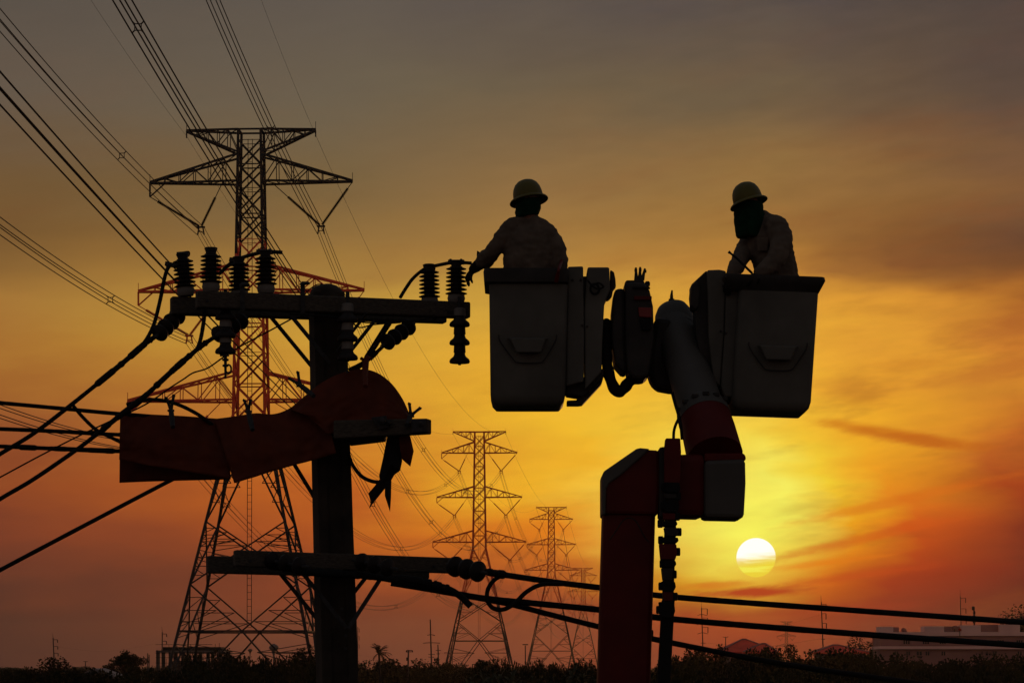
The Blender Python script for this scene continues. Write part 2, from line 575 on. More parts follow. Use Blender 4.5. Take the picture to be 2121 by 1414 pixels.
def tower(px, d, ext, arms, vshift, near, label, mats, tk=1.0):
    base = P(px, HOR, d)
    base.z = 0
    root = thing("transmission_tower", label, "tower", base, "lattice towers of the high voltage line")
    M = Matrix.Translation(base) @ Matrix.Rotation(-LINE_ANG, 4, "Z")

    def L(x, y, z):
        return M @ Vector((x, y, z))

    zk = 33.2 + ext                               # knee, where the legs begin to splay
    ztop = 64.8 + ext

    def half(z):
        if z >= zk:
            return (3.5 + (2.5 - 3.5) * (z - zk) / (ztop - zk)) / 2
        return (3.5 + (zk - z) * 0.435) / 2

    def leg_pt(sx, sy, z):
        h = half(z)
        return L(sx * h, sy * h, z)

    C4 = ((-1, -1), (1, -1), (1, 1), (-1, 1))
    mid0, mid1 = mats[1]
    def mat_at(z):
        return "steel_red_glow" if mid0 <= z - ext <= mid1 else "steel_dark"  # members in this height band carry the painted sky glow

    cuts = sorted({0.0, zk, ztop} | {z + ext for z in (mid0, mid1) if 0 < z + ext < ztop})
    for sx, sy in C4:
        for a, b in zip(cuts[:-1], cuts[1:]):
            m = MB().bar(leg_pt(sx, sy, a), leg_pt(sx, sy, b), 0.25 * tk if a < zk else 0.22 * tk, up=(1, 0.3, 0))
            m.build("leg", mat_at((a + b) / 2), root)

    def face(i, z, t):
        """point on face i at height z, t from -1 to 1 along it"""
        a, b = C4[i], C4[(i + 1) % 4]
        return leg_pt(*a, z) * (0.5 - t / 2) + leg_pt(*b, z) * (0.5 + t / 2)

    # splayed lower body
    red = {k: MB() for k in ("steel_dark", "steel_red_glow")}
    zs = [zk]
    for z in (21.3, 14.4, 9.3):
        zs.append(z * (zk / 33.2) if ext > 8 else z + ext * 0.75)
    zbelt = zs[-1]
    w1, w2 = 0.14 * tk, 0.07 * tk
    def brace(p, q, w, z, single=True):
        if near and single:
            MB().bar(p, q, w).build("brace", mat_at(z), root)
        else:
            red[mat_at(z)].bar(p, q, w)
    for i in range(4):
        for za, zb in ((zs[0], zs[1]), (zs[1], zs[2])):
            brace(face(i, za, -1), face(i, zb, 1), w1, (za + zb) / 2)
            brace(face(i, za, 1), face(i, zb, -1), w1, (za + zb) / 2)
            for s in (-1, 1):
                wa, wb = half(za), half(zb)
                tcross = wa / (wa + wb)
                zc = za + (zb - za) * tcross
                for f in ((0.25, 0.5, 0.75) if near else (0.35, 0.68)):
                    # redundant members between the leg and the diagonals
                    for zz0, base_z in ((za, zc), (zb, zc)):
                        zi = zz0 + (base_z - zz0) * f
                        tt = s * (1 - f)
                        q = face(i, zi, tt)
                        brace(face(i, zi, s), q, w2, zi, False)
                        brace(face(i, zz0 + (base_z - zz0) * (f + (0.2 if near else 0.3)), s), q, w2, zi, False)
        # inverted V onto the belt, belt, and V legs under it
        za, zb = zs[2], zbelt
        for s in (-1, 1):
            brace(face(i, za, s), face(i, zb, 0), w1, zb)
            for f in ((0.28, 0.56, 0.8) if near else (0.3, 0.6)):
                zi = za + (zb - za) * f
                q = face(i, zi, s * (1 - f))
                brace(face(i, zi, s), q, w2, zi, False)
                brace(face(i, za + (zb - za) * (f + 0.35), s), q, w2, zi, False)
            brace(face(i, zbelt, 0), face(i, 0.3, s * 0.93), w1, 4)
            for f in (0.25, 0.5, 0.75):
                zi = zbelt * (1 - f)
                q = face(i, zi, s * 0.93 * f)
                brace(face(i, zi, s), q, w2, zi, False)
                brace(face(i, zbelt * (1 - f * 0.6), s), q, w2, zi, False)
                brace(face(i, max(zbelt * (1 - f - 0.2), 0.2), s), q, w2, zi, False)
        brace(face(i, zbelt, -1), face(i, zbelt, 1), w1 * 1.1, zbelt)
    # plan bracing of the belt
    for i in range(4):
        brace(face(i, zbelt, 0), face((i + 1) % 4, zbelt, 0), w2, zbelt, False)
    # upper body panels
    z = zk
    k = 0
    while z < ztop - 1.2:
        hgt = half(z) * 2 * (1.02 if k % 2 else 0.98)
        z2 = min(z + hgt, ztop)
        for i in range(4):
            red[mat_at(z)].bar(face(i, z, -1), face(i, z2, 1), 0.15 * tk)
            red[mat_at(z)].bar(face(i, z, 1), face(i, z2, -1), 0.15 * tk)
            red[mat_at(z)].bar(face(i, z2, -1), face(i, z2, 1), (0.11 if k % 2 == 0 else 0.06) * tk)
        z = z2
        k += 1
    for i in range(4):
        red[mat_at(ztop)].bar(face(i, ztop, -1), face(i, ztop, 1), 0.16 * tk)
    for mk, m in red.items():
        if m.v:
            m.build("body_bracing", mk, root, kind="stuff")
    # ladder up the middle of the near face
    lad = MB()
    zl = zbelt + 0.5
    for s in (-0.24, 0.24):
        lad.bar(L(s, -half(zl) * 0.2, zl), L(s, -half(ztop) * 0.5, ztop - 1), 0.06 * tk)
    if near:
        for q in range(70):
            zq = zl + (ztop - 2 - zl) * q / 69
            f = (zq - zl) / (ztop - 1 - zl)
            y = -half(zl) * 0.2 * (1 - f) - half(ztop) * 0.5 * f
            lad.bar(L(-0.24, y, zq), L(0.24, y, zq), 0.045)
    lad.build("ladder", "steel_dark", root, kind="stuff")
    # gusset plates where arms meet the body
    vpts = []
    for ai, (zb, zt, ln, peak) in enumerate(arms):
        zb += ext
        zt += ext
        for s in (-1, 1):
            arm = MB()
            mk = mat_at(zb)
            tip = L(s * ln, 0, zt if peak else zb)
            nseg = 6 if not peak else 5
            ch = {}
            for sy in (-1, 1):
                lo, hi = leg_pt(s, sy, zb), leg_pt(s, sy, zt)
                tl = tip + (M.to_3x3() @ Vector((0, sy * 0.12, 0)))
                arm.bar(lo, tl, 0.19 * tk)
                arm.bar(hi, tl + Vector((0, 0, 0.12)), 0.19 * tk)
                ch[sy] = (lo, hi, tl)
                for q in range(nseg):
                    f0, f1 = q / nseg, (q + 1) / nseg
                    a0, a1 = lo.lerp(tl, f0), lo.lerp(tl, f1)
                    b0, b1 = hi.lerp(tl, f0), hi.lerp(tl, f1)
                    if q < nseg - 1:
                        arm.bar(a1, b1, 0.08 * tk)
                        if q % 2:
                            arm.bar(b0, a1, 0.09 * tk)
                        else:
                            arm.bar(a0, b1, 0.09 * tk)
            for q in range(1, nseg):
                f = q / nseg
                for e in (0, 1):
                    arm.bar(ch[-1][e].lerp(ch[-1][2], f), ch[1][e].lerp(ch[1][2], f), 0.07 * tk)
                    f2 = (q - 1) / nseg
                    arm.bar(ch[-1][e].lerp(ch[-1][2], f2), ch[1][e].lerp(ch[1][2], f), 0.07 * tk)
            arm.bar(tip, tip + Vector((0, 0, 1.0)), 0.05 * tk)
            ao = arm.build("crossarm", mk, root)
            if peak:
                vpts.append(("earth", s, tip - Vector((0, 0, 0.5))))
                e = MB().bar(tip, tip - Vector((0, 0, 0.7)), 0.12 * tk)
                e.build("earth_wire_clamp", "steel_dark", ao)
                continue
            # drop bracket under the tip on the outer side, V string of insulators
            vx = s * (ln - 4.6) + vshift
            vb = L(vx, 0, zb - 4.9)
            outer = tip.copy()
            if s < 0:
                br = MB()
                dn = tip - Vector((0, 0, 1.5))
                br.bar(tip, dn, 0.16 * tk)
                br.bar(dn, L(s * (ln - 1.7), 0, zb), 0.12 * tk)
                br.build("drop_bracket", mk, ao)
                outer = dn
            inner = L(s * (2.3 if s > 0 else 3.2), 0, zb)
            for src, f0 in ((outer, 0.15), (inner, 0.33)):
                sm = MB()
                nr = 34 if near else 14
                pts, rr = [], []
                a = src.lerp(vb, f0)
                for q in range(nr * 2 + 1):
                    pts.append(a.lerp(vb, 0.96 * q / (nr * 2)))
                    rr.append((0.17 if q % 2 else 0.06) * tk)
                sm.tube(pts, rr, n=7 if near else 5)
                st = sm.build("insulator_string", mk if mk == "steel_red_glow" else "porcelain", root)
                MB().tube([src, a], 0.045 * tk, n=5).build("link_rod", mk, st)
            yk = MB()
            ux = M.to_3x3() @ Vector((1, 0, 0))
            for q in (-0.36, 0.36):
                yk.bar(vb + ux * q * 0.6, vb + ux * q - Vector((0, 0, 0.85)), 0.13 * tk)
            yk.bar(vb - ux * 0.45, vb + ux * 0.45, 0.16 * tk)
            yk.bar(vb - ux * 0.3 - Vector((0, 0, 0.5)), vb + ux * 0.3 - Vector((0, 0, 0.5)), 0.07 * tk)
            yk.build("yoke_plate", mk, root)
            vpts.append((ai, s, vb - Vector((0, 0, 0.45))))
    return {(a, s): p for a, s, p in vpts}


ARMS_A = ((62.3, 64.8, 7.2, True), (59.1, 62.1, 11.3, False), (47.05, 50.0, 12.6, False), (34.9, 38.0, 13.8, False))
ARMS_B = ((62.3, 64.8, 7.2, True), (59.1, 62.1, 10.3, False), (47.05, 50.0, 11.6, False), (34.9, 38.0, 12.7, False))
T = []
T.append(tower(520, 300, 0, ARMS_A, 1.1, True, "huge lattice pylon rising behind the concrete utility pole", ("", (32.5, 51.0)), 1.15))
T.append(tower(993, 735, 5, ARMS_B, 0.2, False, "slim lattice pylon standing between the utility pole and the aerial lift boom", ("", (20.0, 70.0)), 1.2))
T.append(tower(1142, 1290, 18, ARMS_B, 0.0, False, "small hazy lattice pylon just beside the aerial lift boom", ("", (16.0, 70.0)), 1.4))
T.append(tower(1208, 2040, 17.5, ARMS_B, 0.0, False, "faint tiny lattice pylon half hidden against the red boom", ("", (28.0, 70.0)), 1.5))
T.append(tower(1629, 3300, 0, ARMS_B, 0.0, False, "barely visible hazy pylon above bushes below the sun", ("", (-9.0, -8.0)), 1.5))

# conductors ---------------------------------------------------------------
PHASE = {1: "upper", 2: "middle", 3: "lower"}


def catenary(a, b, sag, n=40):
    return [a.lerp(b, i / n) - Vector((0, 0, 4 * sag * (i / n) * (1 - i / n))) for i in range(n + 1)]


def bundle(path, sp, rad, label, spacers, group):
    mid = path[0]
    root = thing("conductor_bundle", label, "power line", mid, group)
    for qx in (-1, 1):
        for qz in (-1, 1):
            off = Vector((qx * sp / 2, 0, qz * sp / 2))
            MB().tube([p + off for p in path], rad, n=5).build("conductor", "wire_steel", root)
    for f in spacers:
        i = f * (len(path) - 1)
        i0 = min(int(i), len(path) - 2)
        p = path[i0].lerp(path[i0 + 1], i - i0)
        s = MB()
        h = sp / 2
        c = [Vector((a * h * 0.55, 0, b * h * 0.55)) for a, b in ((-1, -1), (1, -1), (1, 1), (-1, 1))]
        for q in range(4):
            s.bar(p + c[q], p + c[(q + 1) % 4], 0.06)
            s.bar(p + c[q], p + c[q] * 1.8, 0.08)
        s.build("spacer_damper", "hardware", root)


SIDE = {-1: "outer", 1: "sun side"}
# span from the first tower towards and over the camera (where each bundle leaves the picture)
near_exit = {(1, -1): (0, 42), (1, 1): (441, 0), (2, -1): (0, 468), (2, 1): (253, 0), (3, -1): (0, 852), (3, 1): (0, 183)}
spc = {(1, -1): (0.27,), (1, 1): (0.30,), (2, -1): (0.28,), (2, 1): (0.53,), (3, -1): (0.12,), (3, 1): ()}
for (a, s), (ex, ey) in near_exit.items():
    p0 = T[0][(a, s)]
    u = (ex - 1060.5) / FOC
    d = (p0.x - LINE_SLOPE * p0.y) / (u - LINE_SLOPE)
    p1 = P(ex, ey, d)
    p2 = p0 + (p1 - p0) * 1.8
    p2.z += 4
    t1 = 1 / 1.8
    # gentle curve through the three points
    n = 40
    pts = []
    for i in range(n + 1):
        t = i / n
        l0 = (t - t1) * (t - 1) / (t1)
        l1 = t * (t - 1) / (t1 * (t1 - 1))
        l2 = t * (t - t1) / (1 - t1)
        pts.append(p0 * l0 + p1 * l1 + p2 * l2)
    bundle(pts, 0.80, 0.042 if d > 180 else 0.054, f"four wire bundle from the {PHASE[a]} {SIDE[s]} arm of the huge pylon passing overhead", spc[(a, s)], "overhead conductors of the pylon line")
for s, (ex, ey) in ((-1, (188, 0)), (1, (541, 0))):
    p0 = T[0][("earth", s)]
    u = (ex - 1060.5) / FOC
    d = (p0.x - LINE_SLOPE * p0.y) / (u - LINE_SLOPE)
    p1 = P(ex, ey, d)
    o = MB().tube([p0 + (p1 - p0) * (1.8 * i / 20) + Vector((0, 0, -2.0 * (i / 20) * (1 - 1.8 * i / 20))) for i in range(21)], 0.014, n=5).build("earth_wire", "wire_steel")
    tag(o, f"hair thin earth wire rising overhead from the {SIDE[s]} peak of the huge pylon", "power line", "earth wires of the pylon line")
names = ("huge pylon", "slim pylon", "small hazy pylon", "faint tiny pylon")
for k in range(3):
    for a in (1, 2, 3):
        for s in (-1, 1):
            sag = (15, 19, 22)[k]
            path = catenary(T[k][(a, s)], T[k + 1][(a, s)], sag)
            if k < 2:
                bundle(path, 0.75, (0.030, 0.032, 0.05)[k], f"sagging wire bundle on {PHASE[a]} {SIDE[s]} arms between {names[k]} and {names[k + 1]}", (0.08, 0.35, 0.62, 0.88) if k == 0 else (0.15, 0.5, 0.85), "sagging conductors between the pylons")
            else:
                o = MB().tube(path, 0.09, n=5).build("power_line", "wire_steel")
                tag(o, f"faint line on {PHASE[a]} {SIDE[s]} arms between {names[k]} and {names[k + 1]}", "power line", "sagging conductors between the pylons")
    for s in (-1, 1):
        o = MB().tube(catenary(T[k][("earth", s)], T[k + 1][("earth", s)], 9), (0.018, 0.025, 0.04)[k], n=5).build("earth_wire", "wire_steel")
        tag(o, f"thin earth wire between {SIDE[s]} peaks of {names[k]} and {names[k + 1]}", "power line", "earth wires of the pylon line")

# ------------------------------------------------------------------ vegetation
def leaf_cloud(m, centre, rad, n, size, rnd, flat=1.0, shell=0.35):
    c = Vector(centre)
    for _ in range(n):
        v = Vector((rnd.gauss(0, 1), rnd.gauss(0, 1), rnd.gauss(0, 1))).normalized()
        r = 1 - shell * abs(rnd.gauss(0, 1)) * 0.9 + rnd.random() ** 6 * 0.16
        p = c + Vector((v.x * rad[0] * r, v.y * rad[1] * r, v.z * rad[2] * r))
        t = Vector((rnd.uniform(-1, 1), rnd.uniform(-1, 1), rnd.uniform(-0.8, 0.6))).normalized()
        s = t.orthogonal().normalized()
        s = Matrix.Rotation(rnd.uniform(0, 6.28), 3, t) @ s
        L = size * rnd.uniform(0.6, 1.5)
        w = L * rnd.uniform(0.28, 0.45)
        m.add([p, p + t * L * 0.5 + s * w, p + t * L, p + t * L * 0.5 - s * w], [(0, 1, 2, 3)])


def tree_meshes(name, rnd, w, h, trunk_h, leaf, n, clumps, style="round"):
    """trunk mesh and crown mesh of one tree with its foot at the origin"""
    tr, cr = MB(), MB()
    tr.tube([(0, 0, 0), (0.03 * w, 0, trunk_h * 0.5), (0, 0.02 * w, trunk_h), (0, 0, h * 0.75)], [0.05 * h, 0.04 * h, 0.032 * h, 0.01 * h], n=7)
    for k in range(clumps):
        a = rnd.uniform(0, 6.28)
        if style == "umbrella":
            q = rnd.uniform(0.15, 1.0)
            x, y = math.cos(a) * w * 0.46 * q, math.sin(a) * w * 0.46 * q
            zc = h * (0.90 - 0.26 * q * q + rnd.uniform(-0.08, 0.06))
            rr = (w * rnd.uniform(0.10, 0.17), w * rnd.uniform(0.10, 0.17), h * rnd.uniform(0.06, 0.12))
        else:
            q = math.sqrt(rnd.random())
            x, y = math.cos(a) * w * 0.34 * q, math.sin(a) * w * 0.34 * q
            zlo = trunk_h * 0.9
            zc = zlo + (h - zlo) * rnd.uniform(0.15, 0.85) * (1 - 0.3 * q)
            rr = (w * rnd.uniform(0.14, 0.24), w * rnd.uniform(0.14, 0.24), (h - zlo) * rnd.uniform(0.13, 0.22))
        tr.tube([(0, 0, trunk_h * 0.8), (x * 0.5, y * 0.5, (trunk_h + zc) / 2), (x, y, zc)], [0.018 * h, 0.012 * h, 0.005 * h], n=5)
        leaf_cloud(cr, (x, y, zc), rr, n // clumps, leaf, rnd)
    zz = sorted(v.z for v in cr.v)
    k = h / zz[int(len(zz) * 0.985)]
    xx = sorted(abs(v.x) for v in cr.v)
    kx = w * 0.5 / xx[int(len(xx) * 0.97)]
    for m_ in (tr, cr):
        for v in m_.v:
            v.z *= k
            v.x *= kx
            v.y *= kx
    tm, cm_ = tr.mesh(name + "_trunk"), cr.mesh(name + "_crown")
    return tm, cm_


def plant_tree(name, label, cat, px, py_top, d, w_px, group, kind="round", leaf=0.28, n=1500, clumps=14, mat="leaf_dark", seed=1, trunk=0.28, foot=0.0):
    rnd = random.Random(seed)
    loc = P(px, HOR, d)
    loc.z = foot
    h = P(px, py_top, d).z - foot
    w = w_px / FOC * d
    tm, cm_ = tree_meshes(name, rnd, w, h, h * trunk, leaf, n, clumps, kind)
    root = thing(name, label, cat, loc, group)
    put("trunk", tm, root, mat="bark")
    put("crown", cm_, root, mat=mat)
    return root


# trees that can be told apart
plant_tree("spreading_tree", "wide umbrella shaped tree beside the grey shed roof", "tree", 262, 1352, 420, 88, None, "umbrella", 0.26, 3600, 26, seed=3, trunk=0.55)
plant_tree("round_tree", "dense round dark tree under the bracket pole by the grey shed", "tree", 120, 1368, 300, 88, None, leaf=0.22, n=3600, clumps=22, seed=4, trunk=0.2)
plant_tree("broad_tree", "dark broad tree cut off at the picture edge above the white building", "tree", 2116, 1260, 900, 100, None, leaf=0.5, n=2600, clumps=18, seed=5, trunk=0.4)
plant_tree("rounded_tree", "low rounded tree behind the pale wall under the slim pylon", "tree", 1003, 1368, 700, 42, None, leaf=0.4, n=1400, clumps=12, seed=6)
plant_tree("leafy_tree", "leafy tree at the foot of the palm tree", "tree", 812, 1366, 520, 70, None, leaf=0.32, n=2200, clumps=16, seed=7, trunk=0.3)
plant_tree("leafy_tree", "dark tree clump behind the leaning street pole with transformer", "tree", 868, 1369, 540, 72, None, leaf=0.32, n=2000, clumps=16, seed=8, trunk=0.25)
plant_tree("leafy_tree", "dark tree hugging the base of the double crossarm pole", "tree", 905, 1366, 560, 30, None, leaf=0.32, n=1000, clumps=10, seed=9, trunk=0.25)
plant_tree("leafy_tree", "dark bush tree touching the foot of the concrete utility pole", "tree", 756, 1372, 480, 66, None, leaf=0.3, n=1800, clumps=14, seed=10, trunk=0.2)
plant_tree("leafy_tree", "dense tree inside the legs of the huge pylon near the concrete pole", "tree", 640, 1347, 260, 70, None, leaf=0.2, n=3000, clumps=18, seed=11, trunk=0.2)
plant_tree("leafy_tree", "tree between the two red roofed houses behind the bushes", "tree", 1645, 1340, 560, 60, None, leaf=0.34, n=1800, clumps=14, seed=12)
plant_tree("leafy_tree", "tree rising behind the smaller red roofed house", "tree", 1772, 1322, 620, 66, None, leaf=0.36, n=2200, clumps=16, seed=13)
plant_tree("leafy_tree", "small dark tree at the corner of the white building", "tree", 1812, 1326, 640, 36, None, leaf=0.36, n=1200, clumps=10, seed=14)
plant_tree("leafy_tree", "dark tree beside the lift boom under the bracket pole", "tree", 1428, 1350, 420, 90, None, leaf=0.28, n=2600, clumps=18, seed=15)
plant_tree("leafy_tree", "tree beside the scaffolded unfinished building", "tree", 470, 1352, 380, 50, None, leaf=0.26, n=1800, clumps=14, seed=16, trunk=0.25)
plant_tree("leafy_tree", "small tree by the edge below the three far poles", "tree", 36, 1386, 420, 50, None, leaf=0.26, n=1500, clumps=12, seed=17)

# bushes: one of several kinds, copied
bush_kinds = []
for q in range(6):
    rnd = random.Random(50 + q)
    bush_kinds.append(tree_meshes("bush", rnd, 4.6, 4.2, 0.5, 0.22, 2300, 15))
rnd = rnd_b = random.Random(99)


def bush(px, py_top, d, wpx, mat, label, group):
    if isinstance(label, tuple):
        label = LBF(px, mat, label[1])
    k = rnd_b.randrange(6)
    tm, cm_ = bush_kinds[k]
    loc = P(px, HOR, d)
    loc.z = 0
    h = P(px, py_top, d).z
    root = thing("bush", label, "bush", loc, group)
    sx = wpx / FOC * d / 4.6
    root.scale = (sx, sx, h / 4.2)
    root.rotation_euler = (0, 0, rnd.uniform(0, 6.28))
    put("trunk", tm, root, mat="bark")
    c = put("crown", cm_, root, mat="leaf_dark")
    if mat != "leaf_dark":
        c.material_slots[0].link = "OBJECT"
        c.material_slots[0].material = MAT[mat]


def LBF(px, mat, row):
    where = next(w for x, w in ((1480, "beside the lift boom"), (1620, "before the larger red roof"), (1690, "between the red roofed houses"),
                                (1810, "before the smaller red roof"), (1960, "before the white building end"), (9999, "before the white building middle")) if px < x)
    return f"{'dark' if mat == 'leaf_dark' else 'olive'} leafy bush in the {row} hedge row {where}"


px = 1385
while px < 2150:
    bush(px, 1361 + rnd.choice((-16, -6, 0, 4, 8)) + rnd.uniform(-5, 5) + (4 if 1500 < px < 1620 else 7 if px > 1800 else 0), rnd.uniform(330, 400), rnd.uniform(45, 100), rnd.choice(("leaf_dark", "leaf_olive")), ("row", "tall back"), "bushes across the field under the sun")
    px += rnd.uniform(24, 40)
px = 1360
while px < 2150:
    bush(px, 1378 + rnd.uniform(-8, 12), rnd.uniform(230, 300), rnd.uniform(60, 95), rnd.choice(("leaf_dark", "leaf_olive", "leaf_olive")), ("row", "middle"), "bushes across the field under the sun")
    px += rnd.uniform(30, 48)
px = 1370
while px < 2150:
    bush(px, 1396 + rnd.uniform(-7, 7), rnd.uniform(150, 200), rnd.uniform(60, 110), rnd.choice(("leaf_olive", "leaf_dark")), ("row", "low front"), "bushes across the field under the sun")
    px += rnd.uniform(40, 60)
LB2 = "dark leafy bush around the feet of the huge pylon"
px = 405
while px < 700:
    bush(px, 1370 + rnd.choice((-12, -4, 3, 8)) + rnd.uniform(-4, 4), rnd.uniform(215, 250), rnd.uniform(50, 75), rnd.choice(("leaf_dark", "leaf_dark", "leaf_olive")), LB2, "bushes round the huge pylon")
    px += rnd.uniform(18, 30)
px = 135
while px < 460:
    bush(px, 1393 + rnd.uniform(-6, 8), rnd.uniform(200, 235), rnd.uniform(60, 95), rnd.choice(("leaf_dark", "leaf_olive")), "low olive bush before the grey shed and the unfinished building", "low bushes before the buildings")
    px += rnd.uniform(26, 40)
for px, py, d, w in ((4, 1390, 330, 70), (62, 1386, 300, 60), (28, 1400, 260, 70), (88, 1398, 250, 70), (168, 1392, 300, 60)):
    bush(px, py, d, w, "leaf_dark", "low olive bush by the edge beside the round dark tree", "low bushes before the buildings")
px = 735
while px < 985:
    bush(px, 1384 + rnd.uniform(-11, 8), rnd.uniform(470, 560), rnd.uniform(36, 60), rnd.choice(("leaf_dark", "leaf_olive")), "low dark bush beyond the dry grass by the palm tree", "bushes beyond the dry grass")
    px += rnd.uniform(14, 22)
LT = "distant low bush in the hazy tree line at the horizon"
for k in range(46):
    px = -20 + 2180 * k / 45 + rnd.uniform(-15, 15)
    bush(px, 1388 - rnd.uniform(0, 8), rnd.uniform(1300, 2000), rnd.uniform(70, 130), "leaf_dark", LT, "hazy tree line at the horizon")

# banana plants in a row
def banana_mesh(rnd):
    m, st = MB(), MB()
    st.tube([(0, 0, 0), (0.03, 0.02, 1.6), (0, 0, 2.7)], [0.14, 0.11, 0.06], n=7)
    for k in range(20):
        a = rnd.uniform(0, 6.28)
        up = rnd.uniform(0.6, 1.5)
        ln = rnd.uniform(0.7, 1.25)
        bend = rnd.uniform(0.6, 1.9)
        h0 = 2.7 * rnd.uniform(0.5, 1.08)
        dirv = Vector((math.cos(a), math.sin(a), 0))
        sd = Vector((-math.sin(a), math.cos(a), 0))
        nseg = 6
        rows = []
        p = Vector((0, 0, h0))
        el_ = up
        for q in range(nseg + 1):
            f = q / nseg
            w = 0.11 * math.sin(min(1, f * 1.1 + 0.06) * math.pi) ** 0.6 * (1 if f < 0.98 else 0.15)
            w *= rnd.uniform(0.75, 1.15)
            rows.append([p + sd * w, p - Vector((0, 0, 0.03)), p - sd * w])
            p = p + (dirv * math.cos(el_) + Vector((0, 0, math.sin(el_)))) * (ln / nseg)
            el_ -= bend / nseg * 2
        m.grid(rows)
    return st.mesh("banana_stem"), m.mesh("banana_leaves")


ban = [banana_mesh(random.Random(20 + q)) for q in range(6)]
rnd = random.Random(5)
px = 968
while px < 1262:
    for row in range(2):
        d = rnd.uniform(150, 175) - row * 25
        top = (1368 if 990 < px < 1300 else 1388) + rnd.uniform(-4, 14) + row * 16
        loc = P(px + rnd.uniform(-5, 5), HOR, d)
        loc.z = 0
        hh = P(px, top, d).z
        root = thing("banana_plant", "tall leafy banana plant in the row beside the red lower boom", "plant", loc, "banana plants in a row")
        root.scale = (1.0, 1.0, hh / 3.5)
        root.rotation_euler = (0, 0, rnd.uniform(0, 6.28))
        sm_, lm_ = ban[rnd.randrange(6)]
        put("stem", sm_, root, mat="bark")
        put("leaves", lm_, root, mat="leaf_banana")
    px += rnd.uniform(8, 13)

for px in range(985, 1262, 22):
    bush(px, 1378 + rnd.uniform(-5, 8), rnd.uniform(185, 210), rnd.uniform(44, 60), "leaf_dark", "dark leafy bush standing behind the banana plants", "bushes behind the banana plants")
# palm
loc = P(785, HOR, 430)
loc.z = 0
palm = thing("palm_tree", "palm tree with ragged fronds above the dark trees", "tree", loc)
ph = P(785, 1352, 430).z
m = MB()
m.tube([loc, loc + Vector((0.2, 0, ph * 0.5)), loc + Vector((0, 0, ph))], [0.28, 0.2, 0.15], n=8)
m.build("trunk", "bark", palm)
rnd = random.Random(31)
for k in range(24):
    a = rnd.uniform(0, 6.28)
    el_ = rnd.uniform(-0.3, 1.45)
    ln = rnd.uniform(1.5, 2.2)
    dirv = Vector((math.cos(a), math.sin(a), 0))
    sd = Vector((-math.sin(a), math.cos(a), 0))
    p = loc + Vector((0, 0, ph))
    fr = MB()
    spine = [p]
    for q in range(8):
        p = p + (dirv * math.cos(el_) + Vector((0, 0, math.sin(el_)))) * (ln / 8)
        el_ -= 0.12
        spine.append(p)
    fr.tube(spine, [0.05 - 0.005 * i for i in range(9)], n=4)
    for i in range(1, 9):
        for s in (-1, 1):
            for j in (0, 0.5):
                b = spine[i - 1].lerp(spine[i], j)
                tip = b + sd * s * 0.34 + (spine[i] - spine[i - 1]) * 1.6 - Vector((0, 0, rnd.uniform(0.05, 0.25)))
                fr.add([b, b + (spine[i] - spine[i - 1]) * 0.45, tip], [(0, 1, 2)])
    fr.build("frond", "leaf_dark", palm)

# dry grass in front of the trees beyond the pole
rnd = random.Random(77)
gm = MB()
for _ in range(9000):
    d = rnd.uniform(560, 900)
    px = rnd.uniform(738, 1000)
    b = P(px, HOR, d)
    b.z = 0
    t = Vector((rnd.uniform(-0.5, 0.5), rnd.uniform(-0.3, 0.3), rnd.uniform(0.5, 1.5)))
    gm.add([b - Vector((0.12, 0, 0)), b + Vector((0.12, 0, 0)), b + t], [(0, 1, 2)])
for _ in range(14000):
    d = rnd.uniform(190, 420)
    px = rnd.uniform(1380, 2140)
    b = P(px, HOR, d)
    b.z = 0
    hh = max(0.6, P(px, rnd.uniform(1396, 1412), d).z * rnd.uniform(0.7, 1.0))
    t = Vector((rnd.uniform(-0.5, 0.5), rnd.uniform(-0.3, 0.3), hh))
    gm.add([b - Vector((0.06, 0, 0)), b + Vector((0.06, 0, 0)), b + t], [(0, 1, 2)])
go = gm.build("grass", "dry_grass")
go["kind"] = "stuff"
go["label"] = "tall dry grass over the open field"

# ------------------------------------------------------------------ far poles, lamps, tanks
def far_pole(px, ytop, d, label, arms=(), rod=0, lean=0.0, group="far street poles", r=0.16, boxes=(), ybase=None):
    """arms: (row, reach left px, reach right px, drop px at the tips, lift px of the tips)"""
    top = P(px, ytop, d)
    foot = Vector((top.x + lean, d, 0))
    root = thing("street_pole", label, "utility pole", foot, group)
    MB().tube([foot, foot.lerp(top, 0.5), top], [r * 1.3, r * 1.1, r * 0.85], n=7).build("shaft", "far_pole", root)
    s = d / FOC
    if rod:
        MB().tube([top, top + Vector((-0.1, 0, rod * s))], [0.06, 0.03], n=5).build("lightning_rod", "hardware", root)
    for y, lft, rgt, drop, lift in arms:
        c = P(px, y, d)
        c.x += lean * (1 - c.z / top.z)
        for sgn, reach in ((-1, lft), (1, rgt)):
            if reach:
                tip = c + Vector((sgn * reach * s, 0, lift * s))
                arm = MB().bar(c, tip, r * 0.9).build("bracket_arm", "far_pole", root)
                if drop:
                    MB().tube([tip, tip - Vector((0, 0, drop * s))], r * 0.75, n=6).build("insulator", "porcelain", arm)
    for y, dx, wpx, hpx in boxes:
        c = P(px + dx, y, d)
        MB().box(c, wpx * s, 0.5, hpx * s).build("transformer", "hardware", root, bevel=0.05)
    return root


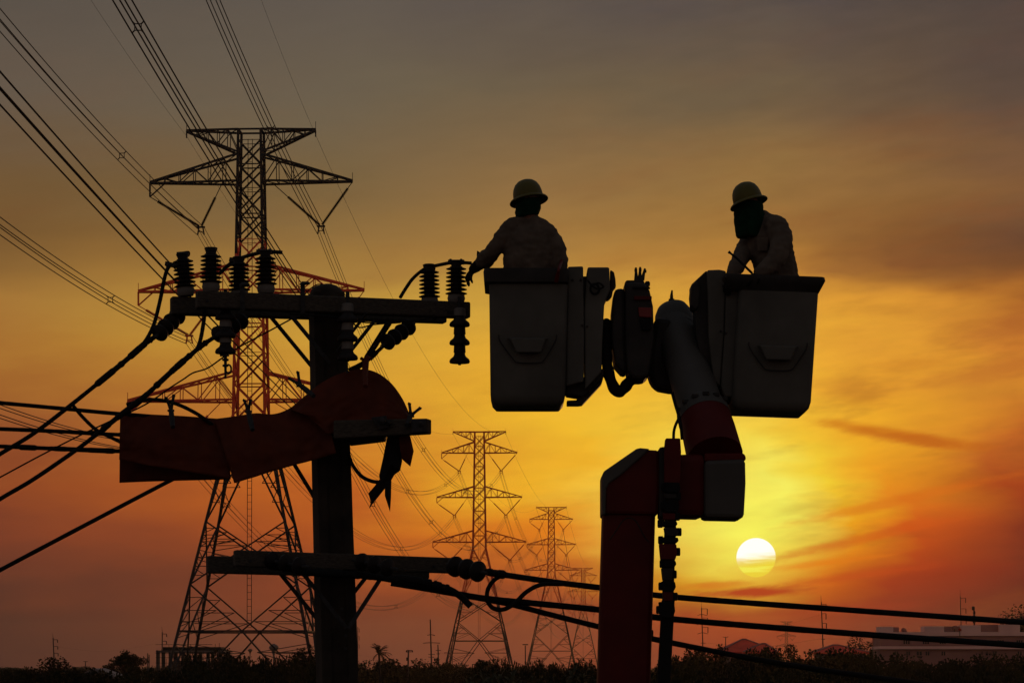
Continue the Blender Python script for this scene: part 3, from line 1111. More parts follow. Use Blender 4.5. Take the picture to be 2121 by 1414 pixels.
far_pole(110, 1320, 700, "bracket pole rising from the round dark tree", ((1324, 0, 9, 6, 0), (1338, 0, 9, 6, 0), (1352, 0, 9, 6, 0)), rod=10, lean=0.6)
far_pole(336, 1308, 700, "bracket pole behind the unfinished building", ((1312, 0, 9, 6, 0), (1327, 0, 9, 6, 0), (1342, 0, 9, 6, 0)), rod=11)
far_pole(1453, 1258, 800, "tall bracket pole with arms on both sides beside the lift boom", ((1260, 0, 12, 12, 0), (1271, 9, 12, 0, -3), (1279, 0, 12, 12, 0), (1290, 10, 12, 0, -3), (1298, 0, 12, 12, 0), (1309, 10, 12, 0, -3), (1331, 4, 6, 0, 0)), rod=14, lean=0.8)
far_pole(1701, 1246, 700, "tall bracket pole standing before the smaller red roofed house", ((1251, 0, 10, 9, 0), (1270, 0, 9, 12, 0), (1290, 0, 9, 12, 0), (1323, 3, 5, 0, 0)), rod=14, lean=0.9)
far_pole(1989, 1234, 900, "bracket pole rising behind the white building", ((1238, 0, 11, 10, 0), (1260, 0, 11, 10, 0), (1281, 0, 11, 10, 0)), rod=14, lean=0.8)
far_pole(891, 1282, 620, "tall thin pole with two crossarms near the slim pylon", ((1313, 7, 9, 0, -2), (1330, 16, 19, 0, -1), (1354, 6, 8, 0, 0), (1360, 6, 6, 0, 0)), lean=0.5)
far_pole(907, 1334, 640, "short pole with small crossarms beside the tall crossarm pole", ((1346, 5, 6, 0, 0), (1353, 4, 4, 0, 0)), lean=0.4)
far_pole(846, 1345, 520, "pale pole with a transformer box among dark trees", ((1346, 4, 8, 4, 0), (1349, 3, 6, 0, 0)), boxes=((1364, -2, 5, 7),), lean=-0.2)
far_pole(177, 1368, 620, "short pole with a double crossarm above the grey shed", ((1369, 5, 5, 0, 0), (1379, 4, 6, 0, 0)), r=0.11)
far_pole(7, 1384, 560, "stubby pole with crossarm at the picture edge", ((1385, 7, 6, 0, 0),), r=0.1)
far_pole(14, 1384, 600, "stubby pole next to the pole at the picture edge", ((1385, 2, 3, 0, 0),), r=0.1)
far_pole(1503, 1318, 640, "short T shaped pole behind the larger red hip roof", ((1319, 6, 6, 0, 1),), r=0.12)
far_pole(741, 1297, 420, "pole with bracket insulators peeping out behind the concrete utility pole", ((1301, 0, 3, 8, 0), (1317, 0, 3, 8, 0), (1334, 0, 3, 8, 0)), r=0.05)
far_pole(1781, 1320, 560, "pale street pole before the tree near the white building", ((1321, 2, 5, 0, 1),), r=0.09)
far_pole(1808, 1320, 560, "pale street pole at the corner of the white building", ((1321, 2, 5, 0, 1),), r=0.09)
far_pole(306, 1352, 380, "thick dark post beside the unfinished building", r=0.09)
far_pole(309, 1355, 380, "thinner dark post beside the unfinished building", r=0.07)
far_pole(806, 1368, 520, "thin pale post in front of the leafy tree by the palm", r=0.05)
far_pole(815, 1372, 520, "thin post with dark head in front of the leafy tree by the palm", ((1369, 1, 2, 0, 0),), r=0.05)
far_pole(922, 1376, 700, "stub pole seen between the legs of the slim pylon", ((1378, 2, 2, 0, 0),), r=0.07)
far_pole(1026, 1372, 900, "tiny far pole over the row of banana plants", ((1374, 3, 3, 0, 0),), r=0.09)

# street lamp with curved neck
lf = P(937, HOR, 560)
lf.z = 0
lamp = thing("street_lamp", "thin street lamp with a curved neck by the slim pylon", "street lamp", lf)
s = 560 / FOC
tp = P(937, 1357, 560)
MB().tube([lf, tp] + [P(*q, 560) for q in ((935, 1354), (931, 1352), (926, 1351))], [0.08, 0.06, 0.05, 0.05, 0.05], n=6).build("post", "far_pole", lamp)
MB().box(P(923, 1351, 560), 0.6, 0.25, 0.12).build("lamp_head", "hardware", lamp, bevel=0.03)
# flood light mast
lf = P(1089, HOR, 600)
lf.z = 0
lamp = thing("light_mast", "mast with a wide flat lamp head over the banana plants", "light mast", lf)
MB().tube([lf, P(1088, 1336, 600)], [0.16, 0.12], n=7).build("post", "far_pole", lamp)
MB().box(P(1088, 1334, 600), 1.25, 0.5, 0.22).build("lamp_head", "hardware", lamp, bevel=0.05)


# water tanks on stems seen through the legs of the big tower
def water_tank(px, ytop, ybowl, w, d, label):
    f = P(px, HOR, d)
    f.z = 0
    root = thing("water_tower", label, "water tower", f, "funnel shaped water towers")
    s = d / FOC
    zt, zb = P(px, ytop, d).z, P(px, ybowl, d).z
    r = w / 2 * s
    h = zt - zb
    MB().lathe([(r * 0.2, 0), (r * 0.16, zb * 0.6), (r * 0.18, zb)], 12, Matrix.Translation(f)).build("stem", "site_concrete", root, smooth=40)
    MB().lathe([(r * 0.2, zb), (r * 0.45, zb + h * 0.35), (r * 1.0, zb + h * 0.62), (r * 0.96, zb + h * 0.75), (r * 0.5, zb + h * 0.92), (r * 0.12, zt)], 18, Matrix.Translation(f)).build("bowl", "site_concrete", root, smooth=40)


water_tank(518, 1342, 1353, 10, 900, "small funnel shaped water tower seen through the huge pylon legs")
water_tank(567, 1332, 1356, 20, 800, "larger funnel shaped water tower seen through the huge pylon legs")

# distribution wires between far poles
def far_wire(pts, label, r=0.016):
    o = MB().tube(spline([P(*p) for p in pts], 6), r, n=4).build("far_wire", "wire_steel")
    tag(o, label, "wire", "thin wires between far street poles")


far_wire(((740, 1356, 430), (846, 1366, 520), (891, 1360, 620)), "thin wire from the concrete pole to the tall crossarm pole")
far_wire(((891, 1347, 620), (990, 1360, 640), (1240, 1348, 700)), "thin wire from the tall crossarm pole past the slim pylon to the boom")
far_wire(((891, 1360, 620), (1010, 1372, 650), (1088, 1362, 700)), "lower thin wire from the tall crossarm pole past the slim pylon")
far_wire(((0, 1386, 600), (177, 1379, 620), (336, 1368, 700)), "thin wire strung over the grey shed")
far_wire(((110, 1338, 700), (220, 1348, 700), (336, 1330, 700)), "faint wire between the two bracket poles near the unfinished building", 0.012)
far_wire(((1453, 1330, 800), (1580, 1338, 750), (1701, 1322, 700)), "thin wire between the two tall bracket poles below the sun", 0.02)
far_wire(((1701, 1322, 700), (1780, 1322, 700), (1900, 1318, 800)), "thin wire from the bracket pole to the white building", 0.02)
far_wire(((1453, 1271, 800), (1580, 1300, 750), (1701, 1272, 700)), "faint sagging wire between the tall bracket poles below the sun", 0.014)

# ------------------------------------------------------------------ buildings
def hexa(m, x0, x1, y0, y1, z0, z1):
    return m.box(((x0 + x1) / 2, (y0 + y1) / 2, (z0 + z1) / 2), x1 - x0, y1 - y0, z1 - z0)


def window(root, wall, x, y, z, w, h, panes=2):
    f = MB()
    for sx in (-1, 1):
        hexa(f, x + sx * w / 2 - 0.06, x + sx * w / 2 + 0.06, y - 0.10, y + 0.06, z - h / 2, z + h / 2)
    hexa(f, x - w / 2, x + w / 2, y - 0.095, y + 0.055, z + h / 2 - 0.05, z + h / 2 + 0.07)
    hexa(f, x - w / 2 - 0.1, x + w / 2 + 0.1, y - 0.16, y + 0.055, z - h / 2 - 0.12, z - h / 2)
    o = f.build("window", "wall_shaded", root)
    pw = w / panes
    for k in range(panes):
        xx = x - w / 2 + pw * (k + 0.5)
        hexa(MB(), xx - pw / 2 + 0.07, xx + pw / 2 - 0.07, y - 0.03, y + 0.02, z - h / 2 + 0.02, z + h / 2 - 0.07).build("pane", "window_glass", o)


DB = 620
sB = DB / FOC
fb = P(1990, HOR, DB)
fb.z = 0
bl = thing("white_building", "long white flat roofed building with stepped parapet behind the bushes", "building", fb)
X0, X1 = P(1822, HOR, DB).x, P(2230, HOR, DB).x


def Z(y, d=DB):
    return P(0, y, d).z


ZR, ZM, ZL = Z(1316), Z(1340), Z(1346)
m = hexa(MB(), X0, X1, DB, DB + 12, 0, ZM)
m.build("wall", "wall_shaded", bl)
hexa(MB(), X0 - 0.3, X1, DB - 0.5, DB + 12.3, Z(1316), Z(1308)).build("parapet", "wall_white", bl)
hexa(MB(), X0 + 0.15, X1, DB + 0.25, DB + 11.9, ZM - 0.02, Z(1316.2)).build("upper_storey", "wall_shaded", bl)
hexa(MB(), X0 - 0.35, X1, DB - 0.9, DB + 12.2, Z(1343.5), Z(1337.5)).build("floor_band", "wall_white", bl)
for a, b, yt in ((1822, 1850, 1297), (1915, 1955, 1296), (1991, 2031, 1294), (2070, 2112, 1293), (2150, 2190, 1293)):
    hexa(MB(), P(a, 0, DB).x, P(b, 0, DB).x, DB - 0.35, DB + 6, Z(1308), Z(yt)).build("roof_box", "wall_white", bl)
for a, b, yt in ((1850.5, 1864, 1298), (1955.5, 1990.5, 1296), (2031.5, 2069.5, 1293)):
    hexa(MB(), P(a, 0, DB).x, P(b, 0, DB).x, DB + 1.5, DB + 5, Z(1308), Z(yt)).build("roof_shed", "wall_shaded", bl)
for x in (1878, 1918, 1953, 2032, 2073, 2112):
    window(bl, None, P(x, 0, DB).x, DB + 0.22, Z(1328.5), 14 * sB, 8.5 * sB, 3)
for x, w in ((1857, 8), (1881, 9), (1904, 12), (1921, 9), (1954, 9), (2034, 5), (2044, 6), (2060, 10), (2112, 10)):
    window(bl, None, P(x, 0, DB).x, DB - 0.02, Z(1352), w * sB, 9 * sB, 2)
# dishes on the roof
def dish(px, py, rpx, d, label, mat="wall_shaded"):
    c = P(px, py, d)
    root = thing("satellite_dish", label, "satellite dish", c - Vector((0, 0, 1.2)), "dishes on the white building")
    r = rpx / FOC * d
    M = Matrix.Translation(c) @ Matrix.Rotation(R(-55), 4, "X") @ Matrix.Rotation(R(20), 4, "Y")
    MB().lathe([(0.02, 0.0), (r * 0.5, r * 0.10), (r, r * 0.38), (r * 0.97, r * 0.44), (r * 0.5, r * 0.16), (0.02, 0.06)], 18, M).build("bowl", mat, root, smooth=40)
    MB().tube([c - Vector((0, 0, 1.4)), c], 0.07, n=6).build("mast", "hardware", root)


dish(1872, 1306, 6, DB + 1.0, "grey roof dish at the narrow end of the white building")
dish(1977, 1301.5, 6.5, DB + 0.2, "large roof dish between two roof boxes of the white building")
dish(1988, 1304, 3.5, DB - 0.6, "small red roof dish beside the large one", "drum_red")
# telecom mast on the roof
c = P(2018, 1294, DB)
ms = thing("antenna_mast", "dark antenna mast with drums standing on the white building roof", "antenna", c)
MB().tube([P(2018, 1296, DB), P(2017, 1256, DB)], [0.16, 0.12], n=7).build("mast", "hardware", ms)
for y, w, h in ((1259, 6.5, 8), (1268, 5, 7), (1276, 5, 7), (1286, 6, 8)):
    MB().lathe([(w / 2 * sB * 0.8, -h / 2 * sB), (w / 2 * sB, -h / 4 * sB), (w / 2 * sB, h / 4 * sB), (w / 2 * sB * 0.7, h / 2 * sB)], 12, Matrix.Translation(P(2018 if y > 1260 else 2016, y, DB))).build("antenna_drum", "hardware", ms, smooth=40)


def hip_house(pts, d, depth, z_eave, label, wall_in=0.7):
    """pts: (x eave left, x ridge left, x ridge right, x eave right, y ridge)"""
    xl, xa, xb, xr, yr = pts
    ze = P(0, z_eave, d).z
    f = P((xl + xr) / 2, HOR, d + depth / 2)
    f.z = 0
    root = thing("house", label, "house", f, "red roofed houses")
    zr = P(0, yr, d + depth / 2).z
    A = [P(xl, HOR, d), P(xr, HOR, d), P(xr, HOR, d), P(xl, HOR, d)]
    for i, p in enumerate(A):
        p.z = ze
        if i > 1:
            p.y += depth
    r0, r1 = P(xa, HOR, d + depth / 2), P(xb, HOR, d + depth / 2)
    r0.z = r1.z = zr
    m = MB().add(A + [r0, r1] + [p - Vector((0, 0, 0.25)) for p in A], [(0, 1, 5, 4), (1, 2, 5), (2, 3, 4, 5), (3, 0, 4), (0, 6, 7, 1), (1, 7, 8, 2), (2, 8, 9, 3), (3, 9, 6, 0), (9, 8, 7, 6)])
    ro = m.build("roof", "roof_red", root)
    cap = MB()
    up = Vector((0, 0, 0.08))
    cap.bar(r0 + up, r1 + up, 0.3)
    for a, b in ((A[0], r0), (A[3], r0), (A[1], r1), (A[2], r1)):
        cap.bar(a + up, b + up, 0.28, 0.16)
    cap.build("ridge_cap", "wall_shaded", ro)
    hexa(MB(), A[0].x + wall_in, A[1].x - wall_in, d + wall_in, d + depth - wall_in, 0, ze - 0.02).build("wall", "site_concrete", root)
    for k in range(3):
        window(root, None, A[0].x + (A[1].x - A[0].x) * (0.25 + 0.25 * k), d + wall_in - 0.02, ze - 1.7, 1.3, 1.3)
    return root


hip_house((1490, 1536, 1546, 1612, 1324), 480, 9, 1349, "house with the larger red hip roof behind the bushes near the lift boom")
hip_house((1540, 1577, 1586, 1612, 1333), 476.5, 7, 1349.4, "low red roofed wing joined to the larger hip roofed house")
hip_house((1688, 1724, 1738, 1800, 1336), 450, 8, 1350, "smaller red roofed house before the white building")

# grey shed at the edge
d = 330
f = P(197, HOR, d)
f.z = 0
sh = thing("shed", "low shed with pale grey gable roof beside the umbrella tree", "shed", f)
zr, ze = P(0, 1383, d).z, P(0, 1398, d).z
xl, xm, xr = P(158, 0, d).x, P(196, 0, d).x, P(237, 0, d).x
MB().prism([(xl, d, ze), (xm, d, zr), (xr, d, ze), (xr, d, ze - 0.25), (xm, d, zr - 0.3), (xl, d, ze - 0.25)], Vector((0, 9, 0))).build("roof", "roof_grey", sh)
hexa(MB(), xl + 0.5, xr - 0.5, d + 0.5, d + 8.5, 0, ze - 0.26).build("wall", "site_concrete", sh)
# unfinished building
d = 460
f = P(388, HOR, d)
f.z = 0
ub = thing("unfinished_building", "unfinished concrete building wrapped in scaffold poles behind the huge pylon", "building", f)
zs1, zs2 = P(0, 1346, d).z, P(0, 1339, d).z
xa, xb = P(323, 0, d).x, P(462, 0, d).x
hexa(MB(), xa, xb, d, d + 9, zs1 - 0.35, zs1).build("roof_slab", "site_concrete", ub)
hexa(MB(), P(337, 0, d).x, xb - 0.4, d + 0.4, d + 8.5, zs1, zs2).build("formwork", "bark", ub)
hexa(MB(), xa + 0.2, xb, d - 0.3, d + 9, P(0, 1386, d).z, P(0, 1384, d).z).build("floor_slab", "site_concrete", ub)
for q, x in enumerate((326, 352, 378, 404, 430, 456)):
    for yy in (0.6, 7.8):
        xx = P(x, 0, d).x
        hexa(MB(), xx - 0.3, xx + 0.3, d + yy, d + yy + 0.5, 0, zs1 - 0.36).build("column", "site_concrete", ub)
rnd = random.Random(3)
for q in range(16):
    xx = P(328 + q * 8.4, 0, d).x
    MB().bar((xx, d - 0.6, 0), (xx + rnd.uniform(-0.2, 0.2), d - 0.6, zs2 + rnd.uniform(-2.2, 0.9)), 0.07).build("scaffold_pole", "bark", ub)
for y in (1334, 1352, 1361, 1372, 1390):
    MB().bar(P(322, y, d - 0.7), P(440, y + rnd.uniform(-1, 1), d - 0.7), 0.07).build("scaffold_rail", "bark", ub)
hexa(MB(), xa + 1.5, xb - 3, d + 5, d + 8, 0, P(0, 1368, d).z).build("wall", "site_concrete", ub)
# pale wall and red drum under the slim tower
d = 820
f = P(940, HOR, d)
f.z = 0
pw = thing("boundary_wall", "pale boundary wall behind the legs of the slim pylon", "wall", f)
for k in range(6):
    x0, x1 = P(897 + k * 15.5, 0, d).x, P(897 + (k + 1) * 15.5, 0, d).x
    hexa(MB(), x0 + 0.06, x1 - 0.06, d, d + 0.25, 0, P(0, 1399.5, d).z).build("panel", "wall_white", pw)
hexa(MB(), P(896, 0, d).x, P(990.5, 0, d).x, d - 0.06, d + 0.31, P(0, 1399.4, d).z, P(0, 1397.8, d).z).build("coping", "wall_white", pw)
c = P(913, HOR, 640)
c.z = 0
h = P(0, 1402, 640).z
dr = thing("red_tank", "small red water tank before the pale wall", "tank", c)
MB().lathe([(0.40, 0), (0.5, 0.15), (0.5, h * 0.8), (0.35, h * 0.95), (0.15, h)], 14, Matrix.Translation(c)).build("tank", "drum_red", dr, smooth=40)

# ------------------------------------------------------------------ evening haze
hz = MB()
hexa(hz, -1520, 1520, -80, 5020, -1.0, 92)
haze = hz.build("haze", "field_ground")
haze["kind"] = "stuff"
haze["label"] = "thin warm evening haze over the whole field"
hm = bpy.data.materials.new("haze_air")
hm.use_nodes = True
hm.node_tree.nodes.clear()
pv = hm.node_tree.nodes.new("ShaderNodeVolumePrincipled")
pv.inputs["Color"].default_value = (0.95, 0.80, 0.70, 1)
pv.inputs["Density"].default_value = HAZE_DENSITY
pv.inputs["Anisotropy"].default_value = 0.75
ho = hm.node_tree.nodes.new("ShaderNodeOutputMaterial")
hm.node_tree.links.new(pv.outputs[0], ho.inputs["Volume"])
haze.data.materials.clear()
haze.data.materials.append(hm)

# ------------------------------------------------------------------ utility pole in front
D0 = 21.3                                   # depth of the pole
PSI = R(16)                                 # the crossarms run a little away from us to the right
AU = Vector((math.cos(PSI), math.sin(PSI), 0))
AN = Vector((-math.sin(PSI), math.cos(PSI), 0))
PC = P(676, 640, D0)


def on_plane(px, py, off):
    """where the sight line through this spot meets the crossarm plane lying off metres behind the pole axis"""
    q = PC + AN * off
    r = P(px, py, 1.0) - Vector((0, 0, CAM_Z))
    o = Vector((0, 0, CAM_Z))
    t = (q - o).dot(AN) / r.dot(AN)
    return o + r * t


pole_root = thing("utility_pole", "concrete utility pole with double wooden crossarms and steel braces beside the aerial lift", "utility pole", Vector((P(735, HOR, D0).x, D0, 0)))
top_c, bot_c = P(676, 606, D0), Vector((P(735, HOR, D0).x, D0, 0))
sec = [(-1, -1), (-0.45, -1), (-0.38, -0.8), (0.38, -0.8), (0.45, -1), (1, -1), (1, 1), (0.45, 1), (0.38, 0.8), (-0.38, 0.8), (-0.45, 1), (-1, 1)]
rings = []
NR = 26
for k in range(NR + 1):
    f = k / NR
    c = bot_c.lerp(top_c, f)
    hw = 0.176 + (0.126 - 0.176) * f
    jit = 0.0025
    rings.append([c + AU * (x * hw + random.uniform(-jit, jit)) + AN * (y * hw * 0.9) for x, y in sec])
m = MB()
n = len(sec)
m.add([p for r_ in rings for p in r_], [(i * n + k, i * n + (k + 1) % n, (i + 1) * n + (k + 1) % n, (i + 1) * n + k) for i in range(NR) for k in range(n)] + [tuple(range(n)), tuple(NR * n + k for k in range(n - 1, -1, -1))])
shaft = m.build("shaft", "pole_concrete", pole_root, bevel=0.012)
# worn rounded head
hd = MB()
prof = [(0.135, -0.07), (0.133, 0.0), (0.118, 0.032), (0.085, 0.055), (0.04, 0.066), (0.0, 0.068)]
hd.lathe(prof, 14, Matrix.Translation(P(677, 607, D0)) @ Matrix.Rotation(PSI, 4, "Z"))
for v in hd.v:
    v += Vector((mnoise.noise(v * 9), 0, mnoise.noise(v * 11 + Vector((5, 0, 0))))) * 0.012
hd.build("pole_head", "pole_concrete", shaft, smooth=40)
# bolt holes down the pole
for py in (1316, 1342, 1288, 1260):
    c = P(716 - 8 * (py < 1300), py, D0 - 0.30)
    MB().lathe([(0.012, 0), (0.012, 0.012), (0.007, 0.014)], 10, Matrix.Translation(c) @ Matrix.Rotation(R(90), 4, "X")).build("bolt", "hardware", shaft)


def arm(pts, off, thick, mat="arm_timber", name="crossarm"):
    """pts: four corners (px, py): top left, top right, bottom right, bottom left"""
    f = [on_plane(x, y, off) for x, y in pts]
    return MB().prism(f, AN * thick).build(name, mat, pole_root, bevel=0.012)


OFF_F, OFF_B = -0.30, 0.155
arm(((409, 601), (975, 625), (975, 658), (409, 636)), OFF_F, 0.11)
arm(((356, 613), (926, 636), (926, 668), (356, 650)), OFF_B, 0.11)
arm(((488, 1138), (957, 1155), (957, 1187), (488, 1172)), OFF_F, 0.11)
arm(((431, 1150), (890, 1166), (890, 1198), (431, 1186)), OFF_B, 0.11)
# spacer blocks and bolts between the two arms
for x, y in ((430, 622), (930, 645), (520, 1160), (900, 1172)):
    a, b = on_plane(x, y, OFF_F - 0.02), on_plane(x, y, OFF_B + 0.14)
    b = a + AN * (OFF_B - OFF_F + 0.16)
    MB().tube([a, b], 0.011, n=8).build("through_bolt", "hardware", pole_root)
# lower short arm that carries the covered line
fa = [P(690, 870, 20.86), P(885, 866, 20.74), P(885, 897, 20.74), P(690, 908, 20.86)]
MB().prism(fa, Vector((0.03, 0.11, 0))).build("short_arm", "arm_timber", pole_root, bevel=0.01)
fa = [P(722, 880, 21.3), P(803, 874, 21.25), P(797, 910, 21.25), P(722, 919, 21.3)]
MB().prism(fa, Vector((0.0, 0.22, 0))).build("short_arm", "arm_timber", pole_root, bevel=0.01)
fa = [P(300, 905, 21.32), P(640, 900, 21.32), P(640, 925, 21.32), P(300, 930, 21.32)]
MB().prism(fa, Vector((0.0, 0.11, 0))).build("short_arm", "arm_timber", pole_root, bevel=0.01)
for x, y, r_ in ((792, 871, 0.028), (872, 879, 0.024), (806, 876, 0.016)):
    c = P(x, y, 20.74)
    M = Matrix.Translation(c) @ Matrix.Rotation(R(90), 4, "X")
    MB().lathe([(r_, -0.05), (r_, 0.03), (r_ * 0.55, 0.035), (r_ * 0.55, 0.05), (r_ * 0.2, 0.052)], 14, M).build("eye_bolt", "hardware", pole_root, smooth=40)
fa = [P(768, 864, 20.76), P(800, 860, 20.76), P(806, 885, 20.76), P(786, 890, 20.76)]
MB().prism(fa, Vector((0, 0.03, 0))).build("steel_plate", "hardware", pole_root, bevel=0.004)
fa = [P(852, 869, 20.715), P(882, 868, 20.715), P(883, 894, 20.715), P(852, 896, 20.715)]
MB().prism(fa, Vector((0, 0.03, 0))).build("steel_plate", "hardware", pole_root, bevel=0.004)


# flat steel braces
def brace_bar(x0, y0, d0, x1, y1, d1, w=0.032):
    MB().bar(P(x0, y0, d0), P(x1, y1, d1), 0.012, w, up=(1, 0, 1)).build("brace", "hardware", pole_root, bevel=0.002)


dF, dB = D0 - 0.33, D0 + 0.22
brace_bar(604, 655, dF, 684, 752, D0 - 0.24)
brace_bar(560, 655, dB, 655, 770, D0 + 0.18)
brace_bar(760, 648, dF, 698, 728, D0 - 0.24)
brace_bar(776, 664, dB, 712, 745, D0 + 0.18)
brace_bar(802, 668, dB, 758, 738, D0 + 0.30, 0.026)
brace_bar(622, 1180, dF, 718, 1300, D0 - 0.30)
brace_bar(577, 1183, dB, 672, 1300, D0 + 0.2)
brace_bar(790, 1195, dF + 0.05, 722, 1300, D0 - 0.30)
brace_bar(758, 1195, dB, 700, 1268, D0 + 0.2)
brace_bar(610, 962, D0 + 0.1, 655, 1036, D0 + 0.1)
# straps with hooks over the front arm
for x, y0, y1 in ((502, 592, 643), (627, 590, 648)):
    st = MB().bar(on_plane(x, y0, OFF_F - 0.012), on_plane(x, y1, OFF_F - 0.012), 0.034, 0.010, up=AN)
    st.tube([on_plane(x - 2, y0 + 1, OFF_F - 0.012), on_plane(x, y0 - 3, OFF_F - 0.02), on_plane(x + 12, y0 - 4, OFF_F - 0.03), on_plane(x + 15, y0 - 2, OFF_F - 0.03)], [0.02, 0.018, 0.012, 0.006], n=8)
    so = st.build("hook_strap", "hardware", pole_root)
    for yy in (y1 - 5, y1 - 16):
        MB().lathe([(0.007, 0), (0.007, 0.01)], 8, Matrix.Translation(on_plane(x, yy, OFF_F - 0.016)) @ Matrix.Rotation(R(90), 4, "X")).build("bolt", "hardware", so)
# thin tie wires slung under the top arms
for a in (((600, 650), (690, 656), (760, 668), (860, 664), (905, 655)), ((725, 664), (745, 678), (775, 672), (830, 668))):
    MB().tube(spline([on_plane(x, y, OFF_F - 0.03) for x, y in a], 6), 0.006, n=6).build("tie_wire", "cable_rubber", pole_root)
MB().tube(spline([P(x, y, D0 - 0.2) for x, y in ((630, 612), (640, 600), (655, 590), (668, 588))], 5), 0.005, n=6).build("tie_wire", "cable_rubber", pole_root)

# ------------------------------------------------------------------ insulators
S0 = D0 / FOC                              # metres per photograph pixel at the pole
shed_me = MB().lathe([(11 * S0, 2.2 * S0), (16 * S0, 1.2 * S0), (22.8 * S0, -1.2 * S0), (22.4 * S0, -2.2 * S0), (15 * S0, -1.4 * S0), (11 * S0, -0.6 * S0)], 22).mesh("shed", smooth=50)
core_me = MB().lathe([(11.5 * S0, 0), (11.5 * S0, 66 * S0), (13 * S0, 70 * S0)], 16).mesh("core", smooth=50)
base_me = MB().lathe([(15 * S0, -6 * S0), (17 * S0, -2 * S0), (18.5 * S0, 4 * S0), (17 * S0, 11 * S0), (12 * S0, 13 * S0)], 18).mesh("base", smooth=50)
cap_me = MB().lathe([(12 * S0, 0), (10 * S0, 5 * S0), (12.5 * S0, 11 * S0), (13.5 * S0, 15 * S0), (11 * S0, 16.5 * S0)], 16).mesh("cap", smooth=50)
capf_me = MB().lathe([(12 * S0, 0), (10.5 * S0, 5 * S0), (11 * S0, 9 * S0), (13.5 * S0, 15 * S0), (13 * S0, 17 * S0), (6 * S0, 17.5 * S0)], 16).mesh("cap", smooth=50)


def post_insulator(px, py, off, tilt, label, flared=False):
    c = on_plane(px, py, off)
    root = thing("post_insulator", label, "insulator", c, "ribbed post insulators on the top crossarms")
    root.rotation_euler = (0, R(tilt), 0)
    put("base", base_me, root, mat="pale_porcelain")
    put("core", core_me, root, mat="porcelain")
    for k in range(7):
        put("shed", shed_me, root, (0, 0, (15.5 + 8.5 * k) * S0), scale=(1 - 0.012 * k, 1 - 0.012 * k, 1), mat="porcelain")
    put("cap", capf_me if flared else cap_me, root, (0, 0, 66 * S0), mat="porcelain")


post_insulator(385, 607, OFF_B + 0.02, -5, "ribbed post insulator at the outer end of the top crossarm with bent clamp")
post_insulator(437, 598, OFF_F + 0.06, 0, "ribbed post insulator with bare flared top and no wire", True)
post_insulator(496, 614, OFF_B + 0.02, -1, "ribbed post insulator behind the arm where the jumper first rests")
post_insulator(551, 602, OFF_F + 0.06, -1, "ribbed post insulator carrying the upper end of the jumper near the pole")
post_insulator(890, 628, OFF_B + 0.02, -1, "ribbed post insulator behind the arm near the reaching lineman")
post_insulator(945, 622, OFF_F + 0.06, 0, "ribbed post insulator touched by the gloved hand of the lineman")

bell_me = MB().lathe([(6 * S0, 16 * S0), (11 * S0, 14 * S0), (11.5 * S0, 6 * S0), (13 * S0, 2 * S0), (20 * S0, -4 * S0), (21.5 * S0, -9 * S0), (20 * S0, -12 * S0), (12 * S0, -11 * S0), (4 * S0, -13 * S0)], 20).mesh("bell", smooth=50)
capw_me = MB().lathe([(9 * S0, 7 * S0), (11.8 * S0, 6 * S0), (12.6 * S0, -9 * S0), (10 * S0, -10 * S0)], 18).mesh("cap", smooth=50)
capd_me = capw_me.copy()
disc_me = MB().lathe([(5 * S0, 12 * S0), (9 * S0, 9 * S0), (13 * S0, 6 * S0), (19 * S0, 2 * S0), (20 * S0, -4 * S0), (15 * S0, -8 * S0), (8 * S0, -10 * S0), (4 * S0, -13 * S0)], 20).mesh("disc", smooth=50)


def hanging_string(px, rows, d, label, pale_top=True, w=1.0):
    root = thing("hanging_insulator", label, "insulator", P(px, rows[-1] + 14, d), "hanging bell insulators")
    z0 = P(px, rows[-1] + 14, d)
    for k, y in enumerate(rows):
        b = put("bell", bell_me, root, P(px, y, d) - z0, scale=w, mat="porcelain")
        pale = pale_top is True or k == 0
        put("cap", capw_me if pale else capd_me, b, (0, 0, 19 * S0), mat="pale_porcelain" if pale else "porcelain")
    MB().tube([P(px, rows[0] - 46, d), P(px, rows[-1] + 16, d)], 0.012, n=8).build("pin", "hardware", root)
    MB().box(P(px, rows[0] - 44, d), 0.03, 0.02, 0.05).build("shackle", "hardware", root, bevel=0.004)
    return root


dH = D0 - 0.36
hanging_string(952, (664, 702, 740), dH + 0.32, "hanging string of three bells at the crossarm end beside the bucket", "first")
hanging_string(720, (655, 694, 733), dH, "hanging string of bells in front of the pole shaft")
h3 = hanging_string(467, (650, 687, 720), dH - 0.05, "hanging string with long clamp rod under the outer crossarm half")
cl = MB()
cl.tube([P(467, 732, dH - 0.05), P(467, 784, dH - 0.05)], [0.014, 0.008], n=8)
for y, r_ in ((745, 0.026), (757, 0.024)):
    cl.lathe([(0.01, -0.012), (r_, -0.006), (r_, 0.006), (0.01, 0.012)], 12, Matrix.Translation(P(467, y, dH - 0.05)))
ring = [P(473 + 6 * math.cos(a), 764 + 9 * math.sin(a), dH - 0.05) for a in [k * 0.5236 for k in range(13)]]
cl.tube(ring, 0.008, n=6)
cl.box(P(465, 733, dH - 0.05), 0.07, 0.03, 0.035)
cl.build("clamp_rod", "hardware", h3)


